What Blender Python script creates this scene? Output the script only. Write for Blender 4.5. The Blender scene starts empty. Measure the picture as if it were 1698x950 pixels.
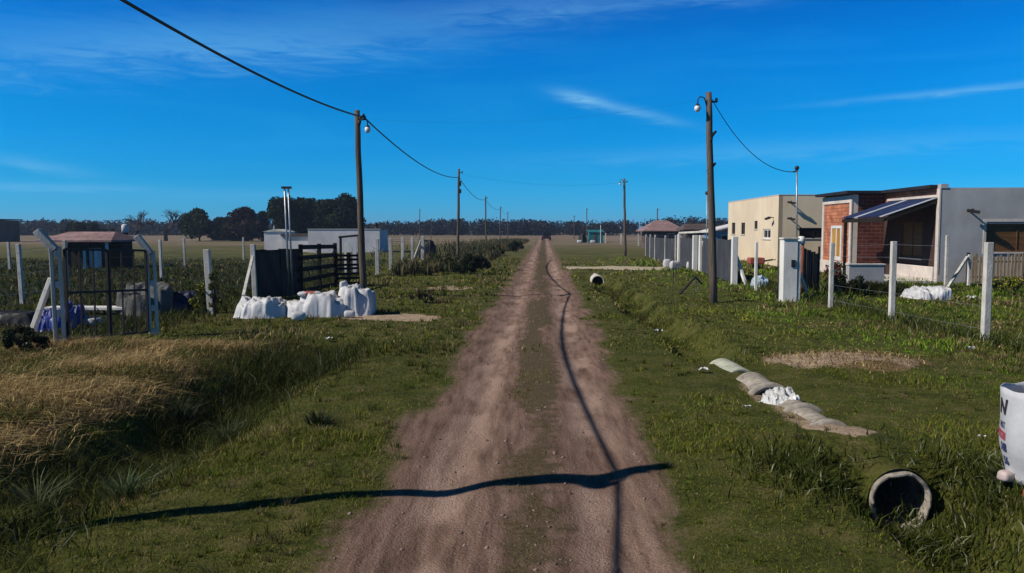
import bpy, math, random
import numpy as np
from mathutils import Vector, Matrix, Quaternion

scene = bpy.context.scene
COL = scene.collection
R = math.radians
random.seed(7)
rng = np.random.default_rng(11)

# ------------------------------------------------------------------ camera
CAM_H, FPX, CX, CY, PITCH = 2.2, 1333.0, 849.0, 475.0, math.atan(95 / 1333.0)
cd = bpy.data.cameras.new('camera'); cam = bpy.data.objects.new('camera', cd); COL.objects.link(cam)
cam.location = (0, 0, CAM_H); cam.rotation_euler = (math.pi / 2 - PITCH, 0, 0)
cd.sensor_width = 36.0; cd.lens = 36.0 * FPX / 1698.0; cd.clip_start = 0.05; cd.clip_end = 6000
scene.camera = cam

# ------------------------------------------------------------------ sky and sun
SUN_EL, SUN_SLOPE = R(39.5), 0.30
_d = Vector((1, SUN_SLOPE)).normalized()
LIGHT = Vector((_d.x * math.cos(SUN_EL), _d.y * math.cos(SUN_EL), -math.sin(SUN_EL)))
sl = bpy.data.lights.new('sun', 'SUN'); so = bpy.data.objects.new('sun', sl); COL.objects.link(so)
sl.energy = 5.0; sl.angle = R(0.4); sl.color = (1.0, 0.93, 0.83)
so.rotation_euler = LIGHT.to_track_quat('-Z', 'Y').to_euler()
w = bpy.data.worlds.new('World'); scene.world = w; w.use_nodes = True
nt = w.node_tree; nt.nodes.clear()
def N(t, **kw):
    n = nt.nodes.new(t)
    for k, v in kw.items(): setattr(n, k, v)
    return n
out = N('ShaderNodeOutputWorld'); bg = N('ShaderNodeBackground'); bg.inputs[1].default_value = 0.085
sky = N('ShaderNodeTexSky', sky_type='NISHITA', sun_disc=False)
sky.sun_elevation = SUN_EL; sky.sun_rotation = math.atan2(-LIGHT.x, -LIGHT.y)
sky.altitude = 0; sky.air_density = 1.0; sky.dust_density = 0.4; sky.ozone_density = 3.0
hs = N('ShaderNodeHueSaturation'); hs.inputs['Saturation'].default_value = 1.35
tint = N('ShaderNodeMixRGB', blend_type='MULTIPLY'); tint.inputs[0].default_value = 1; tint.inputs[2].default_value = (0.84, 1.8, 2.0, 1)
# thin cirrus: stretched noise on the view direction, only low over the horizon and a veil high up
tc = N('ShaderNodeTexCoord'); sep = N('ShaderNodeSeparateXYZ'); nt.links.new(tc.outputs['Generated'], sep.inputs[0])
mp = N('ShaderNodeMapping'); mp.inputs['Scale'].default_value = (2.0, 2.0, 16.0); mp.inputs['Rotation'].default_value = (0, R(6), 0)
nt.links.new(tc.outputs['Generated'], mp.inputs[0])
nz = N('ShaderNodeTexNoise'); nz.inputs['Scale'].default_value = 1.6; nz.inputs['Detail'].default_value = 6; nz.inputs['Distortion'].default_value = 0.7
nt.links.new(mp.outputs[0], nz.inputs[0])
rp = N('ShaderNodeValToRGB'); rp.color_ramp.elements[0].position = 0.48; rp.color_ramp.elements[1].position = 0.85
nt.links.new(nz.outputs[0], rp.inputs[0])
mul = N('ShaderNodeMath', operation='MULTIPLY'); mul.inputs[1].default_value = 0.22; nt.links.new(rp.outputs[0], mul.inputs[0])
cm = N('ShaderNodeMixRGB'); cm.inputs[2].default_value = (0.5, 5.0, 10.0, 1)
L = nt.links.new
er = N('ShaderNodeValToRGB'); E = er.color_ramp.elements
E[0].position, E[0].color = 0.0, (.26, .50, 1.12, 1); E[1].position, E[1].color = 1.0, (.045, .055, .065, 1)
for p_, c_ in ((.021, (.17, .47, 1.0, 1)), (.061, (.055, .41, .78, 1)), (.134, (.02, .45, .72, 1)), (.206, (.01, .475, .75, 1)), (.267, (.01, .385, .68, 1)), (.36, (.03, .16, .26, 1)), (.6, (.05, .07, .085, 1))):
    q_ = E.new(p_); q_.color = c_
L(sep.outputs[2], er.inputs[0])
grade = N('ShaderNodeMixRGB', blend_type='MULTIPLY'); grade.inputs[0].default_value = 1
L(sky.outputs[0], hs.inputs['Color']); L(hs.outputs[0], tint.inputs[1]); L(tint.outputs[0], grade.inputs[1]); L(er.outputs[0], grade.inputs[2]); L(grade.outputs[0], cm.inputs[1]); L(mul.outputs[0], cm.inputs[0])
def mth(op, a, b=None, c=None):
    n_ = N('ShaderNodeMath', operation=op)
    for i_, v_ in enumerate((a, b, c)):
        if v_ is None: continue
        if isinstance(v_, (int, float)): n_.inputs[i_].default_value = v_
        else: L(v_, n_.inputs[i_])
    return n_.outputs[0]
az = mth('ARCTAN2', sep.outputs[0], sep.outputs[1]); el = sep.outputs[2]
wm = N('ShaderNodeMapping'); wm.inputs['Scale'].default_value = (7, 7, 46); wm.inputs['Rotation'].default_value = (0, R(9), 0); L(tc.outputs['Generated'], wm.inputs[0])
wn = N('ShaderNodeTexNoise'); wn.inputs['Scale'].default_value = 2.2; wn.inputs['Detail'].default_value = 7; wn.inputs['Roughness'].default_value = .62; wn.inputs['Distortion'].default_value = 1.1; L(wm.outputs[0], wn.inputs[0])
wr_ = mth('SUBTRACT', wn.outputs[0], .5)
total = None
for a0, e0, wa, we, sl_, st_ in ((-.36, .205, .30, .026, .10, .30), (.05, .262, .20, .014, .05, .20), (.225, .268, .055, .007, -.16, .45), (.085, .158, .030, .007, -.22, .60), (.150, .140, .055, .006, -.24, .42), (.52, .147, .13, .0035, .03, .40), (-.52, .045, .10, .004, .0, .30), (-.53, .068, .05, .007, -.15, .25), (.20, .088, .22, .010, .02, .12), (.45, .095, .2, .012, .02, .13), (-.30, .040, .14, .006, .02, .12)):
    da = mth('SUBTRACT', az, a0); dz = mth('SUBTRACT', mth('SUBTRACT', el, e0), mth('MULTIPLY', da, sl_)); dz = mth('ADD', dz, mth('MULTIPLY', wr_, we * 2.6))
    q_ = mth('ADD', mth('POWER', mth('DIVIDE', da, wa), 2.0), mth('POWER', mth('ABSOLUTE', mth('DIVIDE', dz, we)), 2.0))
    g_ = mth('MULTIPLY', mth('EXPONENT', mth('MULTIPLY', q_, -1.0)), mth('MULTIPLY', mth('ADD', mth('MULTIPLY', wr_, 2.4), .9), st_)); g_ = mth('MAXIMUM', g_, 0.0)
    total = g_ if total is None else mth('ADD', total, g_)
wc = N('ShaderNodeMixRGB'); wc.inputs[2].default_value = (2.4, 6.4, 10.2, 1); L(mth('MINIMUM', total, .75), wc.inputs[0]); L(cm.outputs[0], wc.inputs[1])
L(wc.outputs[0], bg.inputs[0]); L(bg.outputs[0], out.inputs[0])
scene.view_settings.view_transform = 'Standard'; scene.view_settings.look = 'None'
scene.view_settings.exposure = 0.0; scene.view_settings.gamma = 1.0

# ------------------------------------------------------------------ helpers
def ray(px, py):
    x, v = (px - CX) / FPX, -(py - CY) / FPX
    return Vector((x, math.cos(PITCH) + v * math.sin(PITCH), -math.sin(PITCH) + v * math.cos(PITCH)))
def G(px, py, z=0.0):
    d = ray(px, py); t = (z - CAM_H) / d.z
    return Vector((d.x * t, d.y * t, z))
def D(px, py, Y):
    d = ray(px, py); t = Y / d.y
    return Vector((d.x * t, Y, CAM_H + d.z * t))

def material(name, col, rough=0.85, col2=None, scale=6.0, bump=0.25, stretch=(1, 1, 1), spec=0.3, metallic=0.0, detail=8, dirt=0.35, bscale=None):
    m = bpy.data.materials.new(name); m.use_nodes = True
    t = m.node_tree; b = t.nodes['Principled BSDF']; n = t.nodes.new; k = t.links.new
    b.inputs['Roughness'].default_value = rough; b.inputs['Metallic'].default_value = metallic
    b.inputs['Specular IOR Level'].default_value = spec
    co = n('ShaderNodeTexCoord'); mp = n('ShaderNodeMapping'); mp.inputs['Scale'].default_value = stretch
    k(co.outputs['Object'], mp.inputs[0])
    a = n('ShaderNodeTexNoise'); a.inputs['Scale'].default_value = scale; a.inputs['Detail'].default_value = detail; a.inputs['Roughness'].default_value = 0.65
    k(mp.outputs[0], a.inputs[0])
    c2 = col2 or tuple(c * 0.6 for c in col)
    r = n('ShaderNodeValToRGB'); r.color_ramp.elements[0].color = (*c2, 1); r.color_ramp.elements[1].color = (*col, 1)
    r.color_ramp.elements[0].position = 0.3; r.color_ramp.elements[1].position = 0.62
    k(a.outputs[0], r.inputs[0])
    g = n('ShaderNodeTexNoise'); g.inputs['Scale'].default_value = scale * 0.23; g.inputs['Detail'].default_value = 5
    k(mp.outputs[0], g.inputs[0])
    mr = n('ShaderNodeMapRange'); mr.inputs[1].default_value = 0.35; mr.inputs[2].default_value = 0.65; mr.inputs[3].default_value = 1 - dirt; mr.inputs[4].default_value = 1.0
    k(g.outputs[0], mr.inputs[0])
    mx = n('ShaderNodeMixRGB'); mx.blend_type = 'MULTIPLY'; mx.inputs[0].default_value = 1
    k(r.outputs[0], mx.inputs[1]); k(mr.outputs[0], mx.inputs[2]); k(mx.outputs[0], b.inputs['Base Color'])
    if bump:
        h = n('ShaderNodeTexNoise'); h.inputs['Scale'].default_value = bscale or scale * 4; h.inputs['Detail'].default_value = 6
        k(mp.outputs[0], h.inputs[0])
        bp = n('ShaderNodeBump'); bp.inputs['Strength'].default_value = bump; bp.inputs['Distance'].default_value = 0.02
        k(h.outputs[0], bp.inputs['Height']); k(bp.outputs[0], b.inputs['Normal'])
    return m

def attr_material(name, rough=0.8, spec=0.2, trans=0.0):
    """base colour = the colour each blade or leaf carries"""
    m = bpy.data.materials.new(name); m.use_nodes = True
    t = m.node_tree; b = t.nodes['Principled BSDF']
    a = t.nodes.new('ShaderNodeVertexColor'); a.layer_name = 'col'
    t.links.new(a.outputs[0], b.inputs['Base Color'])
    b.inputs['Roughness'].default_value = rough; b.inputs['Specular IOR Level'].default_value = spec
    if trans:
        tr = t.nodes.new('ShaderNodeBsdfTranslucent'); t.links.new(a.outputs[0], tr.inputs[0])
        mx = t.nodes.new('ShaderNodeMixShader'); mx.inputs[0].default_value = trans
        t.links.new(b.outputs[0], mx.inputs[1]); t.links.new(tr.outputs[0], mx.inputs[2])
        t.links.new(mx.outputs[0], t.nodes['Material Output'].inputs[0])
    return m

def brick_material(name, c1, c2, mortar, bw=0.25, bh=0.09):
    m = bpy.data.materials.new(name); m.use_nodes = True
    t = m.node_tree; b = t.nodes['Principled BSDF']; n = t.nodes.new; k = t.links.new
    b.inputs['Roughness'].default_value = 0.9; b.inputs['Specular IOR Level'].default_value = 0.15
    co = n('ShaderNodeTexCoord'); s = n('ShaderNodeSeparateXYZ'); k(co.outputs['Object'], s.inputs[0])
    ad = n('ShaderNodeMath'); k(s.outputs[0], ad.inputs[0]); k(s.outputs[1], ad.inputs[1])
    cb = n('ShaderNodeCombineXYZ'); k(ad.outputs[0], cb.inputs[0]); k(s.outputs[2], cb.inputs[1])
    br = n('ShaderNodeTexBrick'); br.inputs['Scale'].default_value = 1; br.inputs['Brick Width'].default_value = bw; br.inputs['Row Height'].default_value = bh
    br.inputs['Mortar Size'].default_value = 0.012; br.inputs['Color1'].default_value = (*c1, 1); br.inputs['Color2'].default_value = (*c2, 1); br.inputs['Mortar'].default_value = (*mortar, 1)
    k(cb.outputs[0], br.inputs[0])
    nz = n('ShaderNodeTexNoise'); nz.inputs['Scale'].default_value = 2.5; nz.inputs['Detail'].default_value = 6; k(co.outputs['Object'], nz.inputs[0])
    mr = n('ShaderNodeMapRange'); mr.inputs[1].default_value = .3; mr.inputs[2].default_value = .7; mr.inputs[3].default_value = .65; mr.inputs[4].default_value = 1.1; k(nz.outputs[0], mr.inputs[0])
    mx = n('ShaderNodeMixRGB'); mx.blend_type = 'MULTIPLY'; mx.inputs[0].default_value = 1; k(br.outputs[0], mx.inputs[1]); k(mr.outputs[0], mx.inputs[2])
    k(mx.outputs[0], b.inputs['Base Color'])
    bp = n('ShaderNodeBump'); bp.invert = True; bp.inputs['Strength'].default_value = .6; bp.inputs['Distance'].default_value = .01
    k(br.outputs['Fac'], bp.inputs['Height']); k(bp.outputs[0], b.inputs['Normal'])
    return m

class MB:
    """collects shapes, then links them as ONE mesh object"""
    def __init__(s): s.v, s.f, s.mi, s.cur = [], [], [], 0
    def add(s, vs, fs):
        o = len(s.v); s.v += [tuple(v) for v in vs]; s.f += [tuple(i + o for i in f) for f in fs]; s.mi += [s.cur] * len(fs)
    def box(s, lo, hi, rot=None, piv=None):
        x0, y0, z0 = lo; x1, y1, z1 = hi
        vs = [Vector(p) for p in ((x0,y0,z0),(x1,y0,z0),(x1,y1,z0),(x0,y1,z0),(x0,y0,z1),(x1,y0,z1),(x1,y1,z1),(x0,y1,z1))]
        if rot is not None:
            pv = Vector(piv) if piv else sum(vs, Vector()) / 8
            vs = [rot @ (v - pv) + pv for v in vs]
        s.add(vs, [(0,3,2,1),(4,5,6,7),(0,1,5,4),(1,2,6,5),(2,3,7,6),(3,0,4,7)])
        return s
    def bar(s, a, b, wx, wy, up=(0, 0, 1)):
        a, b = Vector(a), Vector(b); d = (b - a).normalized(); u = Vector(up)
        if abs(d.dot(u)) > 0.95: u = Vector((0, 1, 0))
        x = d.cross(u).normalized(); y = x.cross(d).normalized()
        vs = []
        for p in (a, b):
            for sx, sy in ((-1,-1),(1,-1),(1,1),(-1,1)): vs.append(p + x * wx / 2 * sx + y * wy / 2 * sy)
        s.add(vs, [(3,2,1,0),(4,5,6,7),(0,1,5,4),(1,2,6,5),(2,3,7,6),(3,0,4,7)])
        return s
    def tube(s, pts, rad, n=8, cap=True):
        pts = [Vector(p) for p in pts]; rr = rad if isinstance(rad, (list, tuple)) else [rad] * len(pts)
        rings = []; prev = None
        for i, p in enumerate(pts):
            d = (pts[min(i + 1, len(pts) - 1)] - pts[max(i - 1, 0)]).normalized()
            if prev is None:
                u = Vector((0, 0, 1)) if abs(d.z) < .9 else Vector((0, 1, 0))
                x = d.cross(u).normalized()
            else:
                x = (prev - d * prev.dot(d)).normalized()
            prev = x; y = d.cross(x)
            rings.append([p + (x * math.cos(2*math.pi*k/n) + y * math.sin(2*math.pi*k/n)) * rr[i] for k in range(n)])
        vs = [v for r in rings for v in r]; fs = []
        for i in range(len(pts) - 1):
            for k in range(n): fs.append((i*n+k, i*n+(k+1)%n, (i+1)*n+(k+1)%n, (i+1)*n+k))
        if cap: fs += [tuple(range(n))[::-1], tuple((len(pts)-1)*n + k for k in range(n))]
        s.add(vs, fs); return s
    def lathe(s, prof, c=(0, 0, 0), n=20):
        c = Vector(c); vs = []; fs = []
        for r, z in prof:
            for k in range(n): vs.append(c + Vector((r * math.cos(2*math.pi*k/n), r * math.sin(2*math.pi*k/n), z)))
        for i in range(len(prof) - 1):
            for k in range(n): fs.append((i*n+k, i*n+(k+1)%n, (i+1)*n+(k+1)%n, (i+1)*n+k))
        s.add(vs, fs); return s
    def ball(s, c, r, n=10, sq=(1, 1, 1)):
        prof = [(max(1e-4, r * math.sin(math.pi * i / n)), -r * math.cos(math.pi * i / n)) for i in range(n + 1)]
        o = len(s.v); s.lathe(prof, (0, 0, 0), n * 2)
        for i in range(o, len(s.v)):
            v = s.v[i]; s.v[i] = (c[0] + v[0]*sq[0], c[1] + v[1]*sq[1], c[2] + v[2]*sq[2])
        return s
    def wall(s, o, u, W, H, T, nrm, holes=(), z0=0):
        """wall slab from o along u (width W, height H), thickness T against nrm, with rectangular holes"""
        o, u, nv = Vector(o), Vector(u), Vector(nrm)
        us = sorted({0, W, *[h[0] for h in holes], *[h[1] for h in holes]}); zs = sorted({z0, H, *[h[2] for h in holes], *[h[3] for h in holes]})
        for i in range(len(us) - 1):
            for j in range(len(zs) - 1):
                mu, mz = (us[i] + us[i+1]) / 2, (zs[j] + zs[j+1]) / 2
                if any(h[0] < mu < h[1] and h[2] < mz < h[3] for h in holes): continue
                q = []
                for dd in (0, -T):
                    for (a, z) in ((us[i], zs[j]), (us[i+1], zs[j]), (us[i+1], zs[j+1]), (us[i], zs[j+1])):
                        q.append(o + u * a + nv * dd + Vector((0, 0, z)))
                s.add(q, [(0,1,2,3),(7,6,5,4),(1,0,4,5),(2,1,5,6),(3,2,6,7),(0,3,7,4)])
        return s
    def build(s, name, mat, parent=None, bevel=0, smooth=False, loc=None):
        me = bpy.data.meshes.new(name); me.from_pydata(s.v, [], s.f)
        mats = mat if isinstance(mat, (list, tuple)) else [mat]
        for m in mats: me.materials.append(m)
        if len(mats) > 1: me.polygons.foreach_set('material_index', s.mi)
        if smooth: me.polygons.foreach_set('use_smooth', [True] * len(me.polygons))
        me.update()
        o = bpy.data.objects.new(name, me); COL.objects.link(o)
        if parent is not None: o.parent = parent
        if loc is not None: o.location = loc
        if bevel:
            b = o.modifiers.new('bevel', 'BEVEL'); b.width = bevel; b.segments = 2; b.limit_method = 'ANGLE'
        return o

def tag(o, label, cat, group=None):
    o['label'] = label; o['category'] = cat
    if group: o['group'] = group
    return o
def kind(o, k, label=None, cat=None):
    o['kind'] = k
    if label: o['label'] = label
    if cat: o['category'] = cat
    return o
def thing(name, label, cat, loc, rotz=0, group=None):
    o = bpy.data.objects.new(name, None); COL.objects.link(o); o.location = loc; o.rotation_euler = (0, 0, rotz); o.empty_display_size = .1
    return tag(o, label, cat, group)

def raw_mesh(name, V, F, mat, cols=None, parent=None, smooth=False):
    """numpy verts (n,3), faces (m,k), per-vertex colours (n,3)"""
    me = bpy.data.meshes.new(name); nv, (nf, kk) = len(V), F.shape
    me.vertices.add(nv); me.vertices.foreach_set('co', np.ascontiguousarray(V, dtype=np.float32).ravel())
    me.loops.add(nf * kk); me.loops.foreach_set('vertex_index', F.astype(np.int32).ravel())
    me.polygons.add(nf); me.polygons.foreach_set('loop_start', np.arange(0, nf * kk, kk, dtype=np.int32)); me.polygons.foreach_set('loop_total', np.full(nf, kk, dtype=np.int32))
    if smooth: me.polygons.foreach_set('use_smooth', np.ones(nf, dtype=bool))
    me.update(calc_edges=True); me.validate()
    for nm, c in (cols or {}).items():
        a = me.color_attributes.new(nm, 'FLOAT_COLOR', 'POINT')
        a.data.foreach_set('color', np.concatenate([c, np.ones((nv, 4 - c.shape[1]))], axis=1).astype(np.float32).ravel())
    me.materials.append(mat)
    o = bpy.data.objects.new(name, me); COL.objects.link(o)
    if parent is not None: o.parent = parent
    return o

def vnoise(x, y, seed=0):
    x = np.asarray(x, float); y = np.asarray(y, float)
    xi, yi = np.floor(x).astype(np.int64), np.floor(y).astype(np.int64); fx, fy = x - xi, y - yi
    def h(a, b):
        n = (a * 374761393 + b * 668265263 + seed * 974711) & 0xffffffff
        n = ((n ^ (n >> 13)) * 1274126177) & 0xffffffff
        return ((n ^ (n >> 16)) & 0xffff) / 65535.0
    u, v = fx * fx * (3 - 2 * fx), fy * fy * (3 - 2 * fy)
    return (h(xi, yi) * (1-u) + h(xi+1, yi) * u) * (1-v) + (h(xi, yi+1) * (1-u) + h(xi+1, yi+1) * u) * v
def fbm(x, y, seed=0, o=4):
    s, a, t = 0, .5, 0
    for i in range(o): s = s + a * vnoise(x * 2**i, y * 2**i, seed + i); t += a; a *= .5
    return s / t
def sstep(a, b, x): t = np.clip((np.asarray(x, float) - a) / (b - a), 0, 1); return t * t * (3 - 2 * t)

# ------------------------------------------------------------------ terrain
def road_c(y): return -0.2 + 0.04 * np.asarray(y, float)
def ditch_r(y): return 3.54 + 0.012 * (np.asarray(y, float) - 7)
def ditch_l(y): return -3.75 + 0.02 * (np.asarray(y, float) - 9)
def height(x, y, trench=False):
    x, y = np.asarray(x, float), np.asarray(y, float)
    u = x - road_c(y)
    h = (fbm(x * .35, y * .35, 3) - .5) * .14 * sstep(1.5, 4, abs(u)) + (fbm(x * 2.2, y * 2.2, 5, 3) - .5) * .05 * (1 - .6 * sstep(1.6, .9, abs(u)))
    near = sstep(70, 30, y)
    rut = np.exp(-((u + .66 + .06 * np.sin(y * .5)) / .26) ** 2) + np.exp(-((u - .72 + .05 * np.sin(y * .37)) / .26) ** 2)
    h = h - .055 * rut * near - .02 * sstep(1.7, 1.2, abs(u)) * near
    # ditch on the right: deep at the near culvert mouth, filled over the pipes, open again beyond
    dr = x - ditch_r(y) - .12 * np.sin(y * .8) * sstep(12, 15, y)
    deep = .56 * sstep(7.42, 7.08, y) + .03 * sstep(6.9, 7.4, y) * sstep(13.8, 13.0, y) + .42 * sstep(13.0, 14.2, y) * sstep(38.2, 37.4, y)
    wid = np.where(y < 13, .62, .5)
    h = h - deep * np.exp(-(dr / wid) ** 4 * .9)
    # ditch and straw bank on the left
    dl = x - ditch_l(y)
    h = h - .42 * np.exp(-(dl / .62) ** 2) * sstep(18, 14, y) * (.25 + .75 * sstep(5.8, 8.2, y))
    h = h + (.16 + .12 * fbm(x * .8, y * .8, 33)) * sstep(-.3, -1.5, dl) * sstep(-6.0, -3.0, dl) * sstep(15.5, 13.5, y) * sstep(4, 6.5, y)
    h = h + .10 * np.exp(-(((x - 3.5) / .6) ** 2 + ((y - 8.2) / .55) ** 2)) + .14 * np.exp(-(((x - 4.0) / 1.7) ** 4 + ((y - 40.2) / 1.9) ** 4))
    # hay heap on the right
    h = h + .13 * np.exp(-(((x - 5.55) / 1.15) ** 2 + ((y - 13.2) / .7) ** 2) ** 1.5)
    h = h - .20 * np.exp(-((y - 10.55) / .22) ** 2 - ((x - 3.52) / .26) ** 2)
    if trench: h = h - .66 * sstep(.275, .235, abs(x - ditch_r(y))) * sstep(6.95, 7.1, y) * sstep(8.9, 8.6, y)
    # driveway bank
    h = h + .06 * np.exp(-((y - 43) / 3.0) ** 2) * sstep(2.2, 3.5, x) * sstep(10, 9, x)
    return h
def H(x, y): return float(height(np.array([x]), np.array([y]))[0])
def on(p, dz=0.0): return Vector((p[0], p[1], H(p[0], p[1]) + dz))

def axis(lo_fine, hi_fine, step, lo, hi, grow):
    a = list(np.arange(lo_fine, hi_fine, step)); s = step; v = hi_fine
    while v < hi: a.append(v); s *= grow; v += s
    a.append(hi); s = step; v = lo_fine - step; b = []
    while v > lo: b.append(v); s *= grow; v -= s
    b.append(lo); return np.array(b[::-1] + a)
def y_axis():
    a = list(np.arange(2.5, 17, .085)); v, s = 17.0, .085
    while v < 3000: a.append(v); s *= 1.022; v += s
    return np.array([-60, -20, -5, 0, 1.5] + a + [3000.])
xs = axis(-10, 10, .085, -2500, 2500, 1.09); ys = y_axis()
XX, YY = np.meshgrid(xs, ys); ZZ = height(XX, YY, True)
nx, ny = len(xs), len(ys)
V = np.stack([XX.ravel(), YY.ravel(), ZZ.ravel()], 1)
i, j = np.meshgrid(np.arange(nx - 1), np.arange(ny - 1)); a = (j * nx + i).ravel()
F = np.stack([a, a + 1, a + nx + 1, a + nx], 1)

def masks(x, y):
    u = x - road_c(y)
    half = 1.32 + .22 * (fbm(y * .45, x * 0 + 1, 21, 3) - .5)
    n1 = fbm(x * 1.7, y * 1.1, 31)
    dirt = sstep(.34, -.30, abs(u) - half + .03 + (n1 - .5) * .75)
    mid = np.exp(-((u - .06 + .05 * np.sin(y * .9)) / .36) ** 2) * sstep(.25, .6, fbm(x * 1.2, y * .35, 41) + .12)
    rut = np.clip(np.exp(-((u + .66) / .34) ** 2) + np.exp(-((u - .72) / .36) ** 2), 0, 1)
    sand = sstep(.4, .9, rut) * sstep(.3, .55, n1)
    # bare patches beside the road
    def patch(cx, cy, rx, ry, s): return sstep(1.15, .6, np.hypot((x - cx) / rx, (y - cy) / ry) + (fbm(x * 1.4 + s, y * 1.4, s) - .5) * .9)
    p1 = patch(-3.0, 19.9, 1.3, .95, 5)          # beside the tarpaulin heaps
    p2 = patch(3.55, 8.6, .42, .6, 6) * .9      # earth over the near culvert
    p3 = sstep(3.0, 1.6, abs(y - 45.2 - .25 * np.sin(x * .9)) + (fbm(x * .5, y * .4, 9) - .5) * .6) * sstep(2.6, 3.4, x) * sstep(9.6, 9.0, x)   # driveway
    p4 = patch(3.45, 10.2, .4, 2.6, 8) * .55
    p5 = patch(-2.4, 30, 1.2, 1.6, 12) * .6
    p6 = patch(5.5, 13.2, 1.35, .75, 4) * .75
    bare = np.clip(p1 + p2 + p4 + p5 + p6, 0, 1)
    dry = patch(5.55, 13.2, 1.55, .95, 3)
    straw = sstep(-.65, -1.25, x - ditch_l(y) + (fbm(x, y, 14) - .5) * .8) * sstep(15.6, 14.2, y + (fbm(x * .8, y * .8, 15) - .5) * 1.5) * sstep(5.0, 6.2, y - (x + 4) * .12) * sstep(-9.6, -8.4, x)
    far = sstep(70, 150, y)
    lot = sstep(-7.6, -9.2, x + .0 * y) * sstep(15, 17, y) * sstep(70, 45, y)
    return dict(dirt=dirt, mid=mid, sand=sand, bare=bare, drive=p3, dry=np.clip(dry, 0, 1), straw=np.clip(straw, 0, 1), far=far, lot=lot, u=u)
mk = masks(XX.ravel(), YY.ravel())
c1 = np.stack([np.clip(mk['dirt'], 0, 1), np.clip(mk['mid'], 0, 1), mk['sand']], 1)
c2 = np.stack([np.clip(mk['bare'], 0, 1), mk['drive'], np.clip(mk['dry'] + mk['straw'], 0, 1)], 1)
c3 = np.stack([mk['far'], mk['lot'], sstep(25, 50, YY.ravel()) * (1 - mk['lot'])], 1)

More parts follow.
